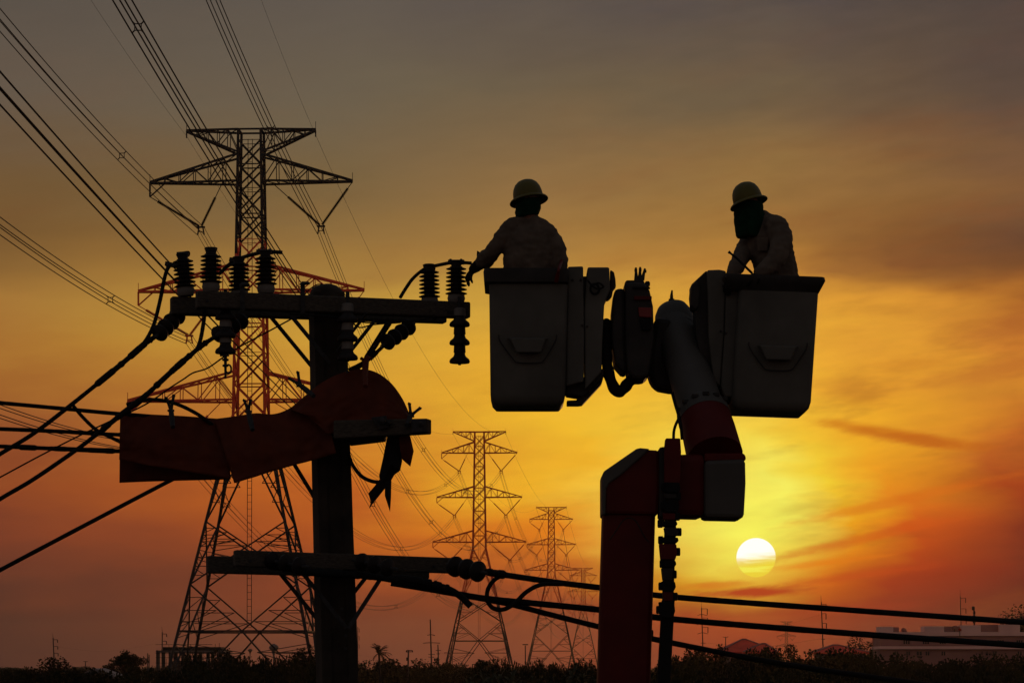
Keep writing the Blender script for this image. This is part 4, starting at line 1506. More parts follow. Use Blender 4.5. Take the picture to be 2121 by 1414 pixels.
def strain_string(pts, d0, d1, label, size=1.0, n=4):
    """discs strung along a line that comes towards us; pts: start and end spot"""
    a, b = P(*pts[0], d0), P(*pts[1], d1)
    root = thing("strain_insulator", label, "insulator", (a + b) / 2 - Vector((0, 0, 0.1)), "strain insulator strings")
    o = world_of(root)
    t = (b - a).normalized()
    q = Vector((0, 0, -1)).rotation_difference(t)
    for k in range(n):
        p = a.lerp(b, (k + 0.5) / n)
        e = put("disc", disc_me, root, p - o, scale=size, mat="porcelain")
        e.rotation_mode = "QUATERNION"
        e.rotation_quaternion = q
    MB().tube([a - t * 0.03, b + t * 0.05], 0.013, n=8).build("pin", "hardware", root)


strain_string(((374, 648), (326, 694)), D0 + 0.05, D0 - 0.25, "strain string at the outer crossarm end pulling the first slanting cable", 0.92)
strain_string(((508, 660), (446, 696)), D0 - 0.1, D0 - 0.4, "strain string under the outer arm half pulling the second slanting cable", 0.88)
strain_string(((854, 672), (797, 712)), D0 + 0.3, D0 + 0.0, "strain string under the arm half nearer the bucket", 0.88)
strain_string(((930, 1170), (1000, 1185)), dF + 0.02, dF - 0.28, "strain string at the end of the lower crossarm facing the boom", 1.08, 3)
strain_string(((735, 1160), (815, 1177)), dF - 0.05, dF - 0.35, "strain string lying along the lower crossarm before the pole", 0.92, 3)
strain_string(((548, 1158), (632, 1173)), dF - 0.05, dF - 0.35, "strain string along the outer half of the lower crossarm", 0.92, 3)

# ------------------------------------------------------------------ near cables
def cable(pts, r, label, wrap=None, name="power_cable", seed=1, d=None, lumps=1.35, group="cables tied to the utility pole"):
    """pts: (px, py, depth); wrap: (from, to) share of the length wound with armour rods"""
    c = spline([P(*p) for p in pts], 26 if wrap else 12)
    rnd = random.Random(seed)
    rr = []
    n = len(c)
    step = 0
    cur = 1.0
    for i in range(n):
        f = i / (n - 1)
        if wrap and wrap[0] <= f <= wrap[1]:
            if step <= 0:
                step = rnd.randint(2, 7)
                cur = rnd.uniform(lumps - 0.3, lumps + 0.26)
            step -= 1
            rr.append(r * cur)
        else:
            rr.append(r * rnd.uniform(0.97, 1.03))
    o = MB().tube(c, rr, n=10).build(name, "cable_rubber", smooth=40)
    return tag(o, label, "cable", group)


dl = D0 - 0.25
cable(((326, 694, dl), (300, 712, dl), (250, 755, dl - 0.1), (150, 836, dl - 0.2), (70, 897, dl - 0.3), (0, 940, dl - 0.4), (-90, 998, dl - 0.5)), 0.017, "thick cable slanting down from the outer crossarm end", (0.05, 0.42), seed=2)
cable(((446, 697, dl - 0.15), (415, 718, dl - 0.15), (360, 765, dl - 0.2), (300, 820, dl - 0.25), (245, 863, dl - 0.3), (180, 915, dl - 0.3), (120, 958, dl - 0.35), (60, 998, dl - 0.4), (0, 1033, dl - 0.45), (-90, 1090, dl - 0.5)), 0.017, "thick wrapped cable slanting down behind the orange blanket end", (0.06, 0.5), seed=3)
cable(((383, 545, D0 + 0.1), (365, 547, D0 + 0.05), (350, 552, D0), (341, 575, D0 - 0.05), (332, 620, D0 - 0.1), (320, 668, D0 - 0.2), (308, 695, dl), (295, 715, dl)), 0.016, "jumper cable drooping from the outermost post insulator", name="jumper_cable")
cable(((425, 640, D0 - 0.1), (422, 665, D0 - 0.15), (416, 700, D0 - 0.3), (408, 722, dl - 0.14), (392, 740, dl - 0.18)), 0.016, "short jumper cable dropping under the outer crossarm half", name="jumper_cable")
cable(((455, 567, D0 + 0.1), (472, 550, D0 + 0.1), (490, 538, D0 + 0.1), (520, 528, D0), (548, 522, D0 - 0.2), (570, 522, D0 - 0.25), (585, 523, D0 - 0.25)), 0.015, "bent jumper cable lying over two post insulator tops", name="jumper_cable")
cable(((829, 616, D0 + 0.2), (840, 598, D0 + 0.25), (855, 577, D0 + 0.3), (876, 559, D0 + 0.4), (892, 553, D0 + 0.42), (918, 547, D0 + 0.2), (942, 543, D0 + 0.05), (962, 544, D0 + 0.0), (976, 545, D0 - 0.02)), 0.014, "curved jumper cable held by the lineman over two post insulators", name="jumper_cable")
cable(((798, 712, D0), (785, 725, D0), (762, 745, D0), (735, 765, D0), (690, 790, D0 + 0.05)), 0.015, "cable from the strain string down to the orange blanket arch", (0.3, 0.8), seed=5)
cable(((808, 670, D0 + 0.1), (795, 690, D0 + 0.05), (775, 722, D0), (755, 748, D0), (722, 766, D0)), 0.014, "second cable running beside it down to the blanket arch", name="jumper_cable")
# three service lines out to the side
for k, (pts, wr, lab) in enumerate((
        (((-90, 826, 20.6), (0, 834, 20.8), (120, 845, 21.0), (250, 857, 21.1), (420, 870, 21.2)), None, "uppermost of three level cables entering the orange blanket"),
        (((-90, 885, 20.6), (0, 888, 20.8), (120, 893, 21.0), (250, 900, 21.1), (420, 905, 21.2)), (0.55, 0.9), "middle of three level cables entering the orange blanket"),
        (((-90, 921, 20.6), (0, 924, 20.8), (120, 929, 21.0), (250, 934, 21.1), (420, 938, 21.2)), (0.34, 0.95), "lowest of three level cables with wrapped knuckles entering the blanket"))):
    cable(pts, 0.0165, lab, wr, seed=10 + k, lumps=1.2)
cable(((148, 835, 20.95), (170, 862, 20.98), (200, 890, 21.0), (235, 908, 21.05), (270, 925, 21.1)), 0.014, "short link cable crossing between the level cables", name="jumper_cable")
cable(((262, 838, 20.9), (295, 829, 20.9), (330, 828, 20.95), (370, 838, 21.0), (410, 858, 21.05), (440, 880, 21.1)), 0.015, "arched cable end rising over the orange blanket edge", name="jumper_cable")
cable(((-90, 1228, 20.2), (0, 1180, 20.5), (180, 1085, 20.9), (350, 996, 21.7), (470, 935, 21.9)), 0.0165, "straight thick stay cable running down under the orange blanket", name="stay_cable")
cable(((-60, 1020, 20.7), (0, 988, 20.8), (80, 945, 20.85), (160, 904, 20.9), (215, 878, 20.92), (300, 838, 20.95), (352, 803, 20.95), (380, 785, 20.95), (400, 772, 20.95), (430, 762, 20.93), (465, 738, 20.93), (500, 716, 20.95), (560, 684, 21.0), (608, 658, 21.1)), 0.0062, "thin crinkled wire from the crossarm brace past the hanging string", name="tie_wire", seed=7)
cable(((722, 940, 21.2), (730, 962, 21.15), (748, 985, 21.1), (770, 996, 21.1), (795, 999, 21.1)), 0.015, "short loop of cable under the short arm beside the pole", name="jumper_cable")
# lines running to the other side behind the boom
dr_ = 21.35
cable(((1000, 1182, 20.75), (1040, 1189, 20.95), (1100, 1198, 21.2), (1165, 1207, dr_), (1240, 1216, dr_), (1400, 1236, dr_ + 0.1), (1750, 1262, dr_ + 0.2), (2121, 1288, dr_ + 0.3), (2220, 1296, dr_ + 0.3)), 0.0235, "uppermost of three thick cables running behind the boom under the sun", (0.035, 0.135), seed=21, lumps=1.3)
cable(((560, 1172, 20.9), (650, 1184, 20.9), (740, 1190, 20.9), (830, 1203, 20.95), (905, 1221, 21.0), (1000, 1238, 21.1), (1120, 1250, 21.2), (1240, 1262, dr_), (1400, 1282, dr_), (1750, 1310, dr_ + 0.2), (2121, 1336, dr_ + 0.3), (2220, 1344, dr_ + 0.3)), 0.0250, "middle of three thick cables running behind the boom under the sun", (0.05, 0.21), seed=22, lumps=1.25)
cable(((810, 1207, 21.2), (900, 1222, 21.2), (1040, 1247, 21.3), (1140, 1272, 21.35), (1240, 1297, 21.4), (1350, 1322, 21.4), (1620, 1374, 21.5), (1900, 1414, 21.6), (2000, 1428, 21.6)), 0.0225, "lowest of three thick cables dipping to the bushes behind the boom", seed=23)
cable(((790, 1195, 20.95), (850, 1200, 20.95), (905, 1212, 20.95), (935, 1222, 20.95), (958, 1238, 20.95), (975, 1255, 20.95)), 0.026, "thick wrapped cable stub ending in mid air under the lower crossarm", (0.0, 0.55), seed=24, lumps=1.15, name="cable_stub")
cable(((1042, 1189, 21.1), (1022, 1202, 21.1), (1010, 1222, 21.1), (1010, 1243, 21.1), (1022, 1259, 21.1), (1044, 1261, 21.1), (1066, 1248, 21.1), (1092, 1224, 21.15), (1122, 1210, 21.2), (1165, 1209, 21.3)), 0.0175, "loose loop of cable hanging off the lower crossarm line", name="jumper_cable")
cable(((1000, 1184, 21.05), (1018, 1186, 21.08), (1040, 1189, 21.1)), 0.012, "short tail wire between the strain string and the line", name="tie_wire")
cable(((378, 528, D0 + 0.1), (390, 530, D0 + 0.1), (391, 522, D0 + 0.1), (378, 523, D0 + 0.1), (366, 524, D0 + 0.1)), 0.008, "small bent clamp wire on the outermost insulator top", name="tie_wire")
# clamps on the insulator tops
for px, py, d, w, lab in ((357, 549, D0 + 0.02, 30, "lumpy line clamp on the outermost jumper"), (486, 540, D0 + 0.1, 22, "line clamp on the insulator behind the arm"), (548, 522, D0 - 0.2, 34, "line clamp on the insulator near the pole"), (890, 554, D0 + 0.4, 24, "line clamp on the insulator before the lineman"), (945, 543, D0 + 0.05, 34, "line clamp beside the gloved hand")):
    s = d / FOC
    m = MB().box(P(px, py, d), w * s, 0.05, 9 * s, Matrix.Rotation(R(12 if px < 500 else 0), 3, "Y"))
    for q in (-0.35, 0.3):
        m.tube([P(px + q * w, py + 5, d), P(px + q * w, py - 7, d)], 0.011, n=8)
    tag(m.build("line_clamp", "hardware", bevel=0.004), lab, "clamp", "line clamps on the post insulators")
tag(MB().tube([P(718, 745, dH), P(719, 772, dH)], 0.010, n=6).build("hanger_rod", "hardware"), "thin rod hanging under the bells before the pole", "rod")

# ------------------------------------------------------------------ orange insulating blankets
def sheet(name, label, top, bot, d_top, d_bot, bulge, fold=0.22, back_drop=None, hem=None, nu=44, nv=22, seed=0, group="insulating blankets over the covered line"):
    """a rubber blanket laid over a line: front flap from its ridge (top) to its hem (bot), and a back flap"""
    tp, bt = spline([Vector((x, 0, y)) for x, y in top], 8), spline([Vector((x, 0, y)) for x, y in bot], 8)

    def at(c, u):
        i = u * (len(c) - 1)
        k = min(int(i), len(c) - 2)
        return c[k].lerp(c[k + 1], i - k)

    rows = []
    for j in range(nv + 1):
        v = j / nv
        row = []
        for i in range(nu + 1):
            u = i / nu
            a, b = at(tp, u), at(bt, u)
            x, y = a.x + (b.x - a.x) * v, a.z + (b.z - a.z) * v
            dd = d_top + (d_bot - d_top) * u - bulge * math.sin(min(1, v * 1.3) * math.pi * 0.5) - 0.028 * mnoise.noise(Vector((u * 4 + seed, v * 3, 1.3))) - 0.009 * (1 - abs(mnoise.noise(Vector((u * 7 + v * 5 + seed * 3, v * 4 - u * 2, 4.1))) * 3.0))
            row.append(P(x, y, dd))
        rows.append(row)
    # over the ridge and down behind
    back = []
    for j in range(1, nv + 1):
        v = j / nv
        row = []
        for i in range(nu + 1):
            u = i / nu
            a, b = at(tp, u), at(bt, u)
            drop = (b.z - a.z) * (back_drop if back_drop is not None else 0.8)
            if hem:
                drop = (hem[0] + (hem[1] - hem[0]) * u - a.z) * 1.0
            dd = d_top + (d_bot - d_top) * u + fold * math.sin(min(1, v * 1.4) * math.pi * 0.5)
            row.append(P(a.x + (b.x - a.x) * v * 0.8, a.z, dd) - Vector((0, 0, drop * v * D0 / FOC)) + Vector((0, 0, 0.001)))
        back.append(row)
    o = MB().grid(list(reversed(back)) + rows).build(name, "blanket_rubber", smooth=60)
    so = o.modifiers.new("thickness", "SOLIDIFY")
    so.thickness = 0.006
    so.offset = 0
    return tag(o, label, "blanket", group)


sheet("insulating_blanket", "orange rubber blanket hanging at the far end where the level cables enter", ((249, 855), (300, 858), (380, 862), (470, 869)), ((247, 951), (300, 962), (380, 975), (478, 992)), 21.12, 21.12, 0.10, hem=(1000, 993), seed=1)
sheet("insulating_blanket", "middle orange rubber blanket sagging beside the pole", ((444, 868), (490, 862), (530, 856), (565, 858), (598, 847), (640, 818), (668, 812)), ((485, 1000), (525, 988), (570, 974), (620, 960), (655, 951), (680, 943), (696, 938)), 21.06, 21.06, 0.10, back_drop=0.8, seed=2)
sheet("insulating_blanket", "arched orange rubber blanket wrapped over the pole and short arm", ((600, 847), (632, 820), (668, 792), (705, 774), (745, 765), (778, 771), (808, 792), (832, 824), (848, 858)), ((640, 862), (655, 876), (680, 899), (704, 890), (730, 884), (756, 886), (786, 886), (815, 884), (848, 880)), 21.0, 20.98, 0.09, back_drop=0.9, seed=3)


def hang(pts, d, label, dy=0.05, mat="blanket_rubber"):
    """a folded loose blanket end: outline with its own thickness and a crease"""
    n = len(pts)
    cx, cy = sum(p[0] for p in pts) / n, sum(p[1] for p in pts) / n
    m = MB()
    f = [P(x, y, d + 0.03 * math.sin(i * 1.7)) for i, (x, y) in enumerate(pts)]
    c0, c1 = P(cx, cy, d - dy), P(cx, cy, d + dy)
    vs = f + [c0, c1]
    m.add(vs, [(i, (i + 1) % n, n) for i in range(n)] + [((i + 1) % n, i, n + 1) for i in range(n)])
    return tag(m.build("blanket_end", mat), label, "blanket", "loose blanket ends under the short arm")


hang(((826, 896), (848, 896), (852, 912), (857, 934), (850, 966), (833, 951), (828, 925)), 20.92, "short loose blanket flap hanging nearest the buckets under the short arm")
hang(((803, 898), (830, 895), (833, 955), (829, 974), (817, 983), (806, 1002), (790, 1004), (785, 985), (794, 945)), 20.98, "crumpled blanket bunch tied under the short arm", 0.07, "cable_rubber")
hang(((786, 992), (806, 996), (800, 1008), (764, 1053), (768, 1040), (763, 1021), (776, 1006)), 20.95, "pointed blanket tail swept towards the pole", 0.03, "cable_rubber")
hang(((797, 996), (811, 990), (810, 1030), (808, 1060), (797, 1026)), 20.93, "pointed blanket tail hanging straight down", 0.03, "cable_rubber")

# clothes-peg shaped blanket clamps
def peg(pr, join, end, d, label, w=0.022):
    m = MB()
    for x, y in pr:
        m.tube([P(x, y, d), P((x + join[0]) / 2, (y + join[1]) / 2, d), P(*join, d)], [w * 0.55, w * 0.5, w * 0.7], n=8)
        m.box(P(x, y, d), w * 1.1, w, w * 0.8, Matrix.Rotation(R(25), 3, "Y"))
    q = (join[0] * 0.5 + end[0] * 0.5, join[1] * 0.5 + end[1] * 0.5)
    m.tube([P(*join, d), P(*q, d - 0.05), P(*end, d - 0.13)], [w * 0.85, w * 1.0, w * 0.8], n=8)
    m.tube([P(join[0] - 7, join[1] + 2, d - 0.01), P(join[0] + 7, join[1] + 2, d - 0.01)], 0.009, n=8)
    tag(m.build("blanket_clamp", "hardware", smooth=40), label, "clamp", "peg clamps on the blankets")


peg(((344, 824), (360, 819)), (354, 848), (358, 884), 20.96, "peg clamp on the far end blanket")
peg(((506, 829), (519, 829)), (514, 850), (523, 890), 20.90, "peg clamp on the middle blanket")
peg(((600, 784), (617, 771)), (621, 797), (650, 820), 20.82, "peg clamp on the rising side of the blanket arch")
peg(((870, 845), (848, 836)), (851, 860), (843, 880), 20.85, "peg clamp where the blanket arch meets the short arm")
m = MB().tube([P(760, 738, 20.95), P(757, 755, 20.9), P(756, 775, 20.78), P(757, 800, 20.66)], [0.02, 0.026, 0.024, 0.018], n=8)
m.tube([P(748, 742, 20.95), P(758, 748, 20.92), P(768, 741, 20.95)], 0.014, n=8)
tag(m.build("blanket_clamp", "blanket_rubber", smooth=40), "cloth tie at the crown of the blanket arch", "clamp", "peg clamps on the blankets")

# ------------------------------------------------------------------ aerial lift
DL = 21.0
lift = thing("aerial_lift", "twin bucket aerial lift with red lower boom and grey upper boom", "aerial lift", Vector((P(1295, HOR, 20.4).x, 20.5, 0)))


def plate(pts, d, thick, mat, name, parent=lift, bevel=0.012, back=None):
    f = [P(x, y, d) for x, y in pts]
    return MB().prism(f, Vector((0, thick, 0))).build(name, mat, parent, bevel=bevel)


def rring(cx, cy, w, dpt, z, n=8, k=0.16):
    """rounded rectangle ring"""
    r = min(w, dpt) * k
    pts = []
    for sx, sy, a0 in ((1, -1, -90), (1, 1, 0), (-1, 1, 90), (-1, -1, 180)):
        for q in range(n):
            a = R(a0 + 90 * q / (n - 1))
            pts.append(Vector((cx + sx * (w / 2 - r) + r * math.cos(a), cy + sy * (dpt / 2 - r) + r * math.sin(a), z)))
    return pts


def bucket(xl_t, xr_t, yt, xl_b, xr_b, yb, d, name_label, rim_l, rim_r, roll, step):
    """tapered tub: front edges given at its top and bottom rows"""
    dep = 0.62
    dc = d + dep / 2
    root_pts = []
    zt, zb = P(0, yt, d).z, P(0, yb, d).z
    sx = d / FOC
    X = lambda x: (x - 1060.5) * sx
    m = MB()
    rows = []
    for f, ins in ((0.0, 0.10), (0.0, 0.04), (0.035, 0.012), (0.09, 0.0), (0.5, 0.0), (1.0, 0.0), (1.0, 0.02), (0.5, 0.025), (0.08, 0.025), (0.07, 0.09)):
        xl = X(xl_b + (xl_t - xl_b) * f) + ins
        xr = X(xr_b + (xr_t - xr_b) * f) - ins
        zz = zb + (zt - zb) * f + (0.0 if f > 0.02 else -0.004 * (ins > 0.05))
        cx = (xl + xr) / 2
        rows.append([p + Vector((0, 0, (p.x - cx) * roll)) for p in rring(cx, dc, xr - xl, dep - 2 * ins - (1 - f) * 0.05, zz, k=0.075)])
    n = len(rows[0])
    m.add([p for r_ in rows for p in r_], [(i * n + k, i * n + (k + 1) % n, (i + 1) * n + (k + 1) % n, (i + 1) * n + k) for i in range(len(rows) - 1) for k in range(n)] + [tuple(range(n - 1, -1, -1)), tuple((len(rows) - 1) * n + k for k in range(n))])
    b = m.build("bucket", "bucket_grey", lift, smooth=50)
    b["label"] = name_label
    # dark liner rim
    rm = MB()
    rows = []
    for ex, zz in ((0.004, 0.0), (0.028, 0.045) if roll else (0.045, 0.012), (0.052, 0.092), (0.046, 0.118), (-0.02, 0.118), (-0.026, 0.10)):
        xl, xr = X(rim_l) - ex + 0.045, X(rim_r) + ex - 0.045
        cx = (xl + xr) / 2
        rows.append([p + Vector((0, 0, (p.x - cx) * roll)) for p in rring(cx, dc, xr - xl, dep + 2 * ex - 0.02, zt + zz, k=0.075)])
    rm.add([p for r_ in rows for p in r_], [(i * n + k, i * n + (k + 1) % n, ((i + 1) % len(rows)) * n + (k + 1) % n, ((i + 1) % len(rows)) * n + k) for i in range(len(rows)) for k in range(n)])
    rm.build("rim", "boom_dark", b, smooth=50)
    # foot step pocket on the face
    st = MB()
    fr = [P(x, y, d + 0.012) for x, y in step]
    ins = [P(x, y, d - 0.075) for x, y in ((step[0][0] + 6, step[0][1] + 1), (step[1][0] - 6, step[1][1] + 1), (step[2][0] + 1, step[2][1]), (step[3][0] - 1, step[3][1]))]
    st.add(fr + ins, [(0, 1, 5, 4), (1, 2, 6, 5), (2, 3, 7, 6), (3, 0, 4, 7), (4, 5, 6, 7), (3, 2, 1, 0)])
    st.build("step", "bucket_grey", b, bevel=0.01)
    x0, x1 = step[0][0] - 17, step[1][0] + 17
    g = spline([P(x, y, d - 0.004) for x, y in ((x0, step[0][1] - 6), (x0 + 3, step[0][1] + 8), (step[3][0] - 8, step[3][1] + 14), (step[3][0] + 5, step[3][1] + 21), (step[2][0] - 5, step[2][1] + 21), (step[2][0] + 8, step[2][1] + 14), (x1 - 3, step[1][1] + 8), (x1, step[1][1] - 6))], 4)
    MB().tube(g, 0.0045, n=6).build("bead", "boom_dark", b)
    return b


bL = bucket(1013, 1176, 588, 1016, 1171, 838, 20.70, "tub of the reaching lineman", 1003, 1177, 0.0, ((1050, 699), (1136, 699), (1120, 730), (1071, 730)))
bR = bucket(1531, 1696, 603, 1515, 1680, 850, 20.70, "tub of the leaning lineman", 1500, 1708, -0.035, ((1568, 714), (1655, 716), (1637, 746), (1588, 745)))

# mounting cases beside the tubs
cl_ = plate(((1176, 552), (1208, 551), (1210, 700), (1209, 790), (1172, 800)), 20.78, 0.3, "bucket_grey", "mount_case")
cr_ = plate(((1217, 553), (1262, 553), (1264, 600), (1252, 626), (1248, 700), (1246, 770), (1212, 806), (1210, 640)), 20.80, 0.34, "bucket_grey", "mount_case")
plate(((1172, 796), (1210, 780), (1249, 762), (1251, 780), (1208, 822), (1172, 816)), 20.86, 0.26, "boom_dark", "mount_bracket")
plate(((1196, 812), (1236, 790), (1250, 782), (1246, 795), (1206, 838), (1197, 839), (1174, 839), (1174, 829), (1195, 828)), 20.90, 0.12, "boom_dark", "mount_bracket", bevel=0.006)
plate(((1208, 572), (1218, 572), (1216, 640), (1211, 660)), 20.84, 0.2, "boom_dark", "mount_bracket", bevel=0.004)
for p_, pts in ((cl_, ((1186, 580), (1203, 580))), (cr_, ((1216, 676), (1206, 674)))):
    for x, y in pts:
        MB().lathe([(0.010, 0), (0.010, 0.008), (0.004, 0.011)], 10, Matrix.Translation(P(x, y, 20.78)) @ Matrix.Rotation(R(90), 4, "X")).build("bolt", "boom_dark", p_)
plate(((1264, 558), (1272, 563), (1275, 578), (1276, 594), (1270, 600), (1268, 612), (1262, 620), (1255, 622), (1264, 600)), 20.86, 0.10, "boom_dark", "latch", cr_, bevel=0.01)
pr_ = []
for k in range(26):
    a = k * 0.75
    pr_.append(P(1232 + (11 - 0.15 * k) * math.cos(a), 598 + (13 - 0.2 * k) * math.sin(a), 20.77 - 0.001 * k))
MB().tube(spline(pr_, 3), 0.003, n=5).build("coiled_cord", "hose_black", cr_)
MB().tube(spline([P(x, y, 20.75) for x, y in ((1217, 580), (1226, 590), (1240, 586), (1250, 594), (1238, 598), (1226, 592))], 5), 0.007, n=6).build("coiled_cord", "hose_black", cr_)

pl_ = plate(((1465, 559), (1490, 558), (1504, 561), (1500, 690), (1492, 800), (1478, 790), (1468, 700)), 20.80, 0.34, "bucket_grey", "mount_case")
pr2 = plate(((1505, 561), (1538, 568), (1535, 700), (1530, 822), (1500, 822), (1493, 800), (1501, 690)), 20.78, 0.32, "bucket_grey", "mount_case")
plate(((1432, 589), (1462, 561), (1466, 562), (1468, 700), (1480, 795), (1455, 760), (1441, 690), (1440, 640), (1433, 634)), 20.88, 0.26, "boom_dark", "mount_bracket")
plate(((1432, 590), (1444, 582), (1450, 600), (1447, 634), (1440, 642), (1432, 632), (1430, 612)), 20.82, 0.2, "boom_dark", "latch", pl_, bevel=0.01)
plate(((1470, 770), (1492, 798), (1516, 820), (1516, 834), (1502, 832), (1486, 818)), 20.90, 0.2, "boom_dark", "mount_bracket", bevel=0.006)
plate(((1496, 834), (1506, 834), (1509, 846), (1494, 846)), 20.92, 0.12, "boom_dark", "mount_bracket", bevel=0.004)
for p_, pts in ((pl_, ((1498, 592), (1493, 686))), (pr2, ((1508, 594), (1525, 594), (1503, 690)))):
    for x, y in pts:
        MB().lathe([(0.010, 0), (0.010, 0.008), (0.004, 0.011)], 10, Matrix.Translation(P(x, y, 20.78)) @ Matrix.Rotation(R(90), 4, "X")).build("bolt", "boom_dark", p_)

# platform rotator between the tubs
rot_ = plate(((1273, 598), (1294, 596), (1296, 700), (1300, 772), (1288, 768), (1274, 752), (1267, 700), (1268, 640)), 20.86, 0.4, "boom_dark", "rotator", bevel=0.03)
rf = plate(((1295, 584), (1335, 584), (1346, 601), (1353, 634), (1355, 700), (1344, 776), (1336, 785), (1312, 785), (1299, 770), (1295, 700)), 20.80, 0.42, "boom_dark", "rotator_case", bevel=0.03)
plate(((1310, 594), (1346, 594), (1347, 598), (1311, 598)), 20.785, 0.03, "hose_black", "slot", rf, bevel=0.003)
plate(((1313, 613), (1350, 613), (1350, 621), (1314, 621)), 20.775, 0.04, "boom_red", "slot", rf, bevel=0.004)
plate(((1322, 636), (1350, 637), (1350, 658), (1324, 656)), 20.77, 0.05, "lamp_red", "tail_light", rf, bevel=0.006)
plate(((1324, 660), (1350, 660), (1349, 684), (1330, 684)), 20.775, 0.05, "hose_black", "socket", rf, bevel=0.006)
plate(((1294, 585), (1298, 580), (1333, 580), (1336, 588), (1345, 588), (1344, 594), (1294, 594)), 20.84, 0.3, "boom_dark", "rotator_cap", bevel=0.008)
for x0, y0, x1, y1 in ((1318, 580, 1317, 554), (1325, 580, 1326, 553), (1330, 580, 1336, 556)):
    m = MB().tube([P(x0, y0, 20.95), P((x0 + x1) / 2, (y0 + y1) / 2, 20.95), P(x1, y1, 20.95)], [0.018, 0.012, 0.008], n=8)
    m.box(P(x1, y1 + 6, 20.95), 0.022, 0.022, 0.02)
    m.build("control_lever", "boom_dark", lift)
MB().lathe([(0.012, -0.02), (0.022, -0.01), (0.022, 0.012), (0.012, 0.02)], 12, Matrix.Translation(P(1341, 588, 20.9)) @ Matrix.Rotation(R(90), 4, "Y")).build("fitting", "hose_black", lift)
hz_ = spline([P(x, y, 20.95) for x, y in ((1258, 676), (1256, 700), (1256, 740), (1262, 778), (1276, 809), (1290, 806), (1306, 788), (1326, 776))], 8)
MB().tube(hz_, [0.045 + 0.003 * math.sin(i * 0.9) for i in range(len(hz_))], n=12).build("hose", "hose_black", lift, smooth=50)
MB().tube([P(1256, 672, 20.98), P(1256, 720, 20.98)], 0.05, n=14, round_caps=True).build("jib_pin", "hose_black", lift, smooth=50)

# grey upper boom reaching up and away from the elbow
A0, A1 = P(1395, 668, 21.35), P(1478, 925, 20.35)
ax = (A1 - A0).normalized()
ub_ = MB().tube([A0, A0.lerp(A1, 0.12), A0.lerp(A1, 0.5), A0.lerp(A1, 0.72)], [0.150, 0.166, 0.170, 0.172], n=28)
ub_.build("upper_boom", "boom_pale", lift, smooth=40)
hd_ = MB()
hd_.tube([P(1391, 636, 21.42), P(1392, 641, 21.41), P(1395, 652, 21.38), P(1398, 672, 21.34), P(1402, 690, 21.3)], [0.085, 0.122, 0.148, 0.163, 0.170], n=26)
hd_.build("boom_head", "boom_pale", lift, smooth=40)
MB().tube([P(1402, 692, 21.28), P(1405, 700, 21.25)], [0.178, 0.178], n=28).build("boom_collar", "boom_dark", lift, smooth=40)
sd_ = plate(((1357, 655), (1392, 660), (1404, 810), (1388, 809), (1366, 805), (1351, 796), (1343, 772), (1348, 710)), 21.1, 0.3, "boom_dark", "knuckle_case", bevel=0.04)
m = MB().tube([P(1391, 640, 21.4), P(1391, 622, 21.4)], [0.028, 0.024], n=10)
m.tube([P(1391, 622, 21.4), P(1391, 612, 21.4), P(1392, 601, 21.4)], [0.016, 0.012, 0.006], n=8)
m.box(P(1391, 621, 21.4), 0.045, 0.03, 0.014)
m.build("aerial_fitting", "boom_dark", lift)
# flange and red root of the upper boom
c0, c1 = A0.lerp(A1, 0.70), A0.lerp(A1, 0.80)
MB().tube([c0, c0.lerp(c1, 0.3), c1], [0.180, 0.200, 0.205], n=30).build("flange", "boom_pale", lift, smooth=40)
for k in range(6):
    a = R(-150 + 24 * k)
    s_, u_ = ax.cross(Vector((0, 1, 0))).normalized(), None
    u_ = s_.cross(ax).normalized()
    p = c0.lerp(c1, 0.45) + (s_ * math.cos(a) + u_ * math.sin(a)) * 0.205
    MB().box(p, 0.05, 0.03, 0.03).build("flange_lug", "boom_dark", lift, bevel=0.006)
MB().tube([c1, A1.lerp(c1, 0.5), P(1481, 945, 20.3)], [0.202, 0.205, 0.212], n=30).build("boom_root", "boom_red", lift, smooth=40)
# elbow drum: across the picture, pale end cover
ez = (940, 1072)
cyl = []
dm = plate(((1372, 942), (1462, 938), (1462, 1070), (1372, 1068)), 20.16, 0.46, "boom_red", "elbow_drum", bevel=0.05)
plate(((1459, 953), (1544, 950), (1545, 1000), (1541, 1073), (1459, 1071)), 20.13, 0.5, "boom_pale", "drum_cover", bevel=0.03)
plate(((1459, 938), (1540, 938), (1545, 944), (1545, 953), (1459, 955)), 20.16, 0.46, "boom_red", "elbow_drum", bevel=0.012)
# left elbow housing with chamfered pale cover
plate(((1250, 978), (1262, 970), (1330, 930), (1366, 932), (1368, 1000), (1364, 1066), (1250, 1064)), 20.18, 0.44, "boom_red", "elbow_case", bevel=0.025)
plate(((1247, 986), (1250, 976), (1318, 929), (1326, 927), (1346, 929), (1330, 945), (1284, 985), (1262, 1000), (1256, 1012), (1254, 1066), (1247, 1066)), 20.155, 0.49, "boom_pale", "elbow_cover", bevel=0.015)
# red lower boom down to the turntable
a_, b_ = P(1302, 1040, 20.42), P(1291, 1414, 20.42)
dn = a_ + (b_ - a_) * 2.9
wd = 0.197
m = MB()
sx_ = Vector((1, 0, 0))
for (p, q, w0, w1) in ((a_, dn, 0.392, 0.396),):
    fr = [p - sx_ * w0 / 2 - Vector((0, 0.2, 0)), p + sx_ * w0 / 2 - Vector((0, 0.2, 0)), q + sx_ * w1 / 2 - Vector((0, 0.2, 0)), q - sx_ * w1 / 2 - Vector((0, 0.2, 0))]
    m.prism(fr, Vector((0, 0.4, 0)))
m.build("lower_boom", "boom_red", lift, bevel=0.035)
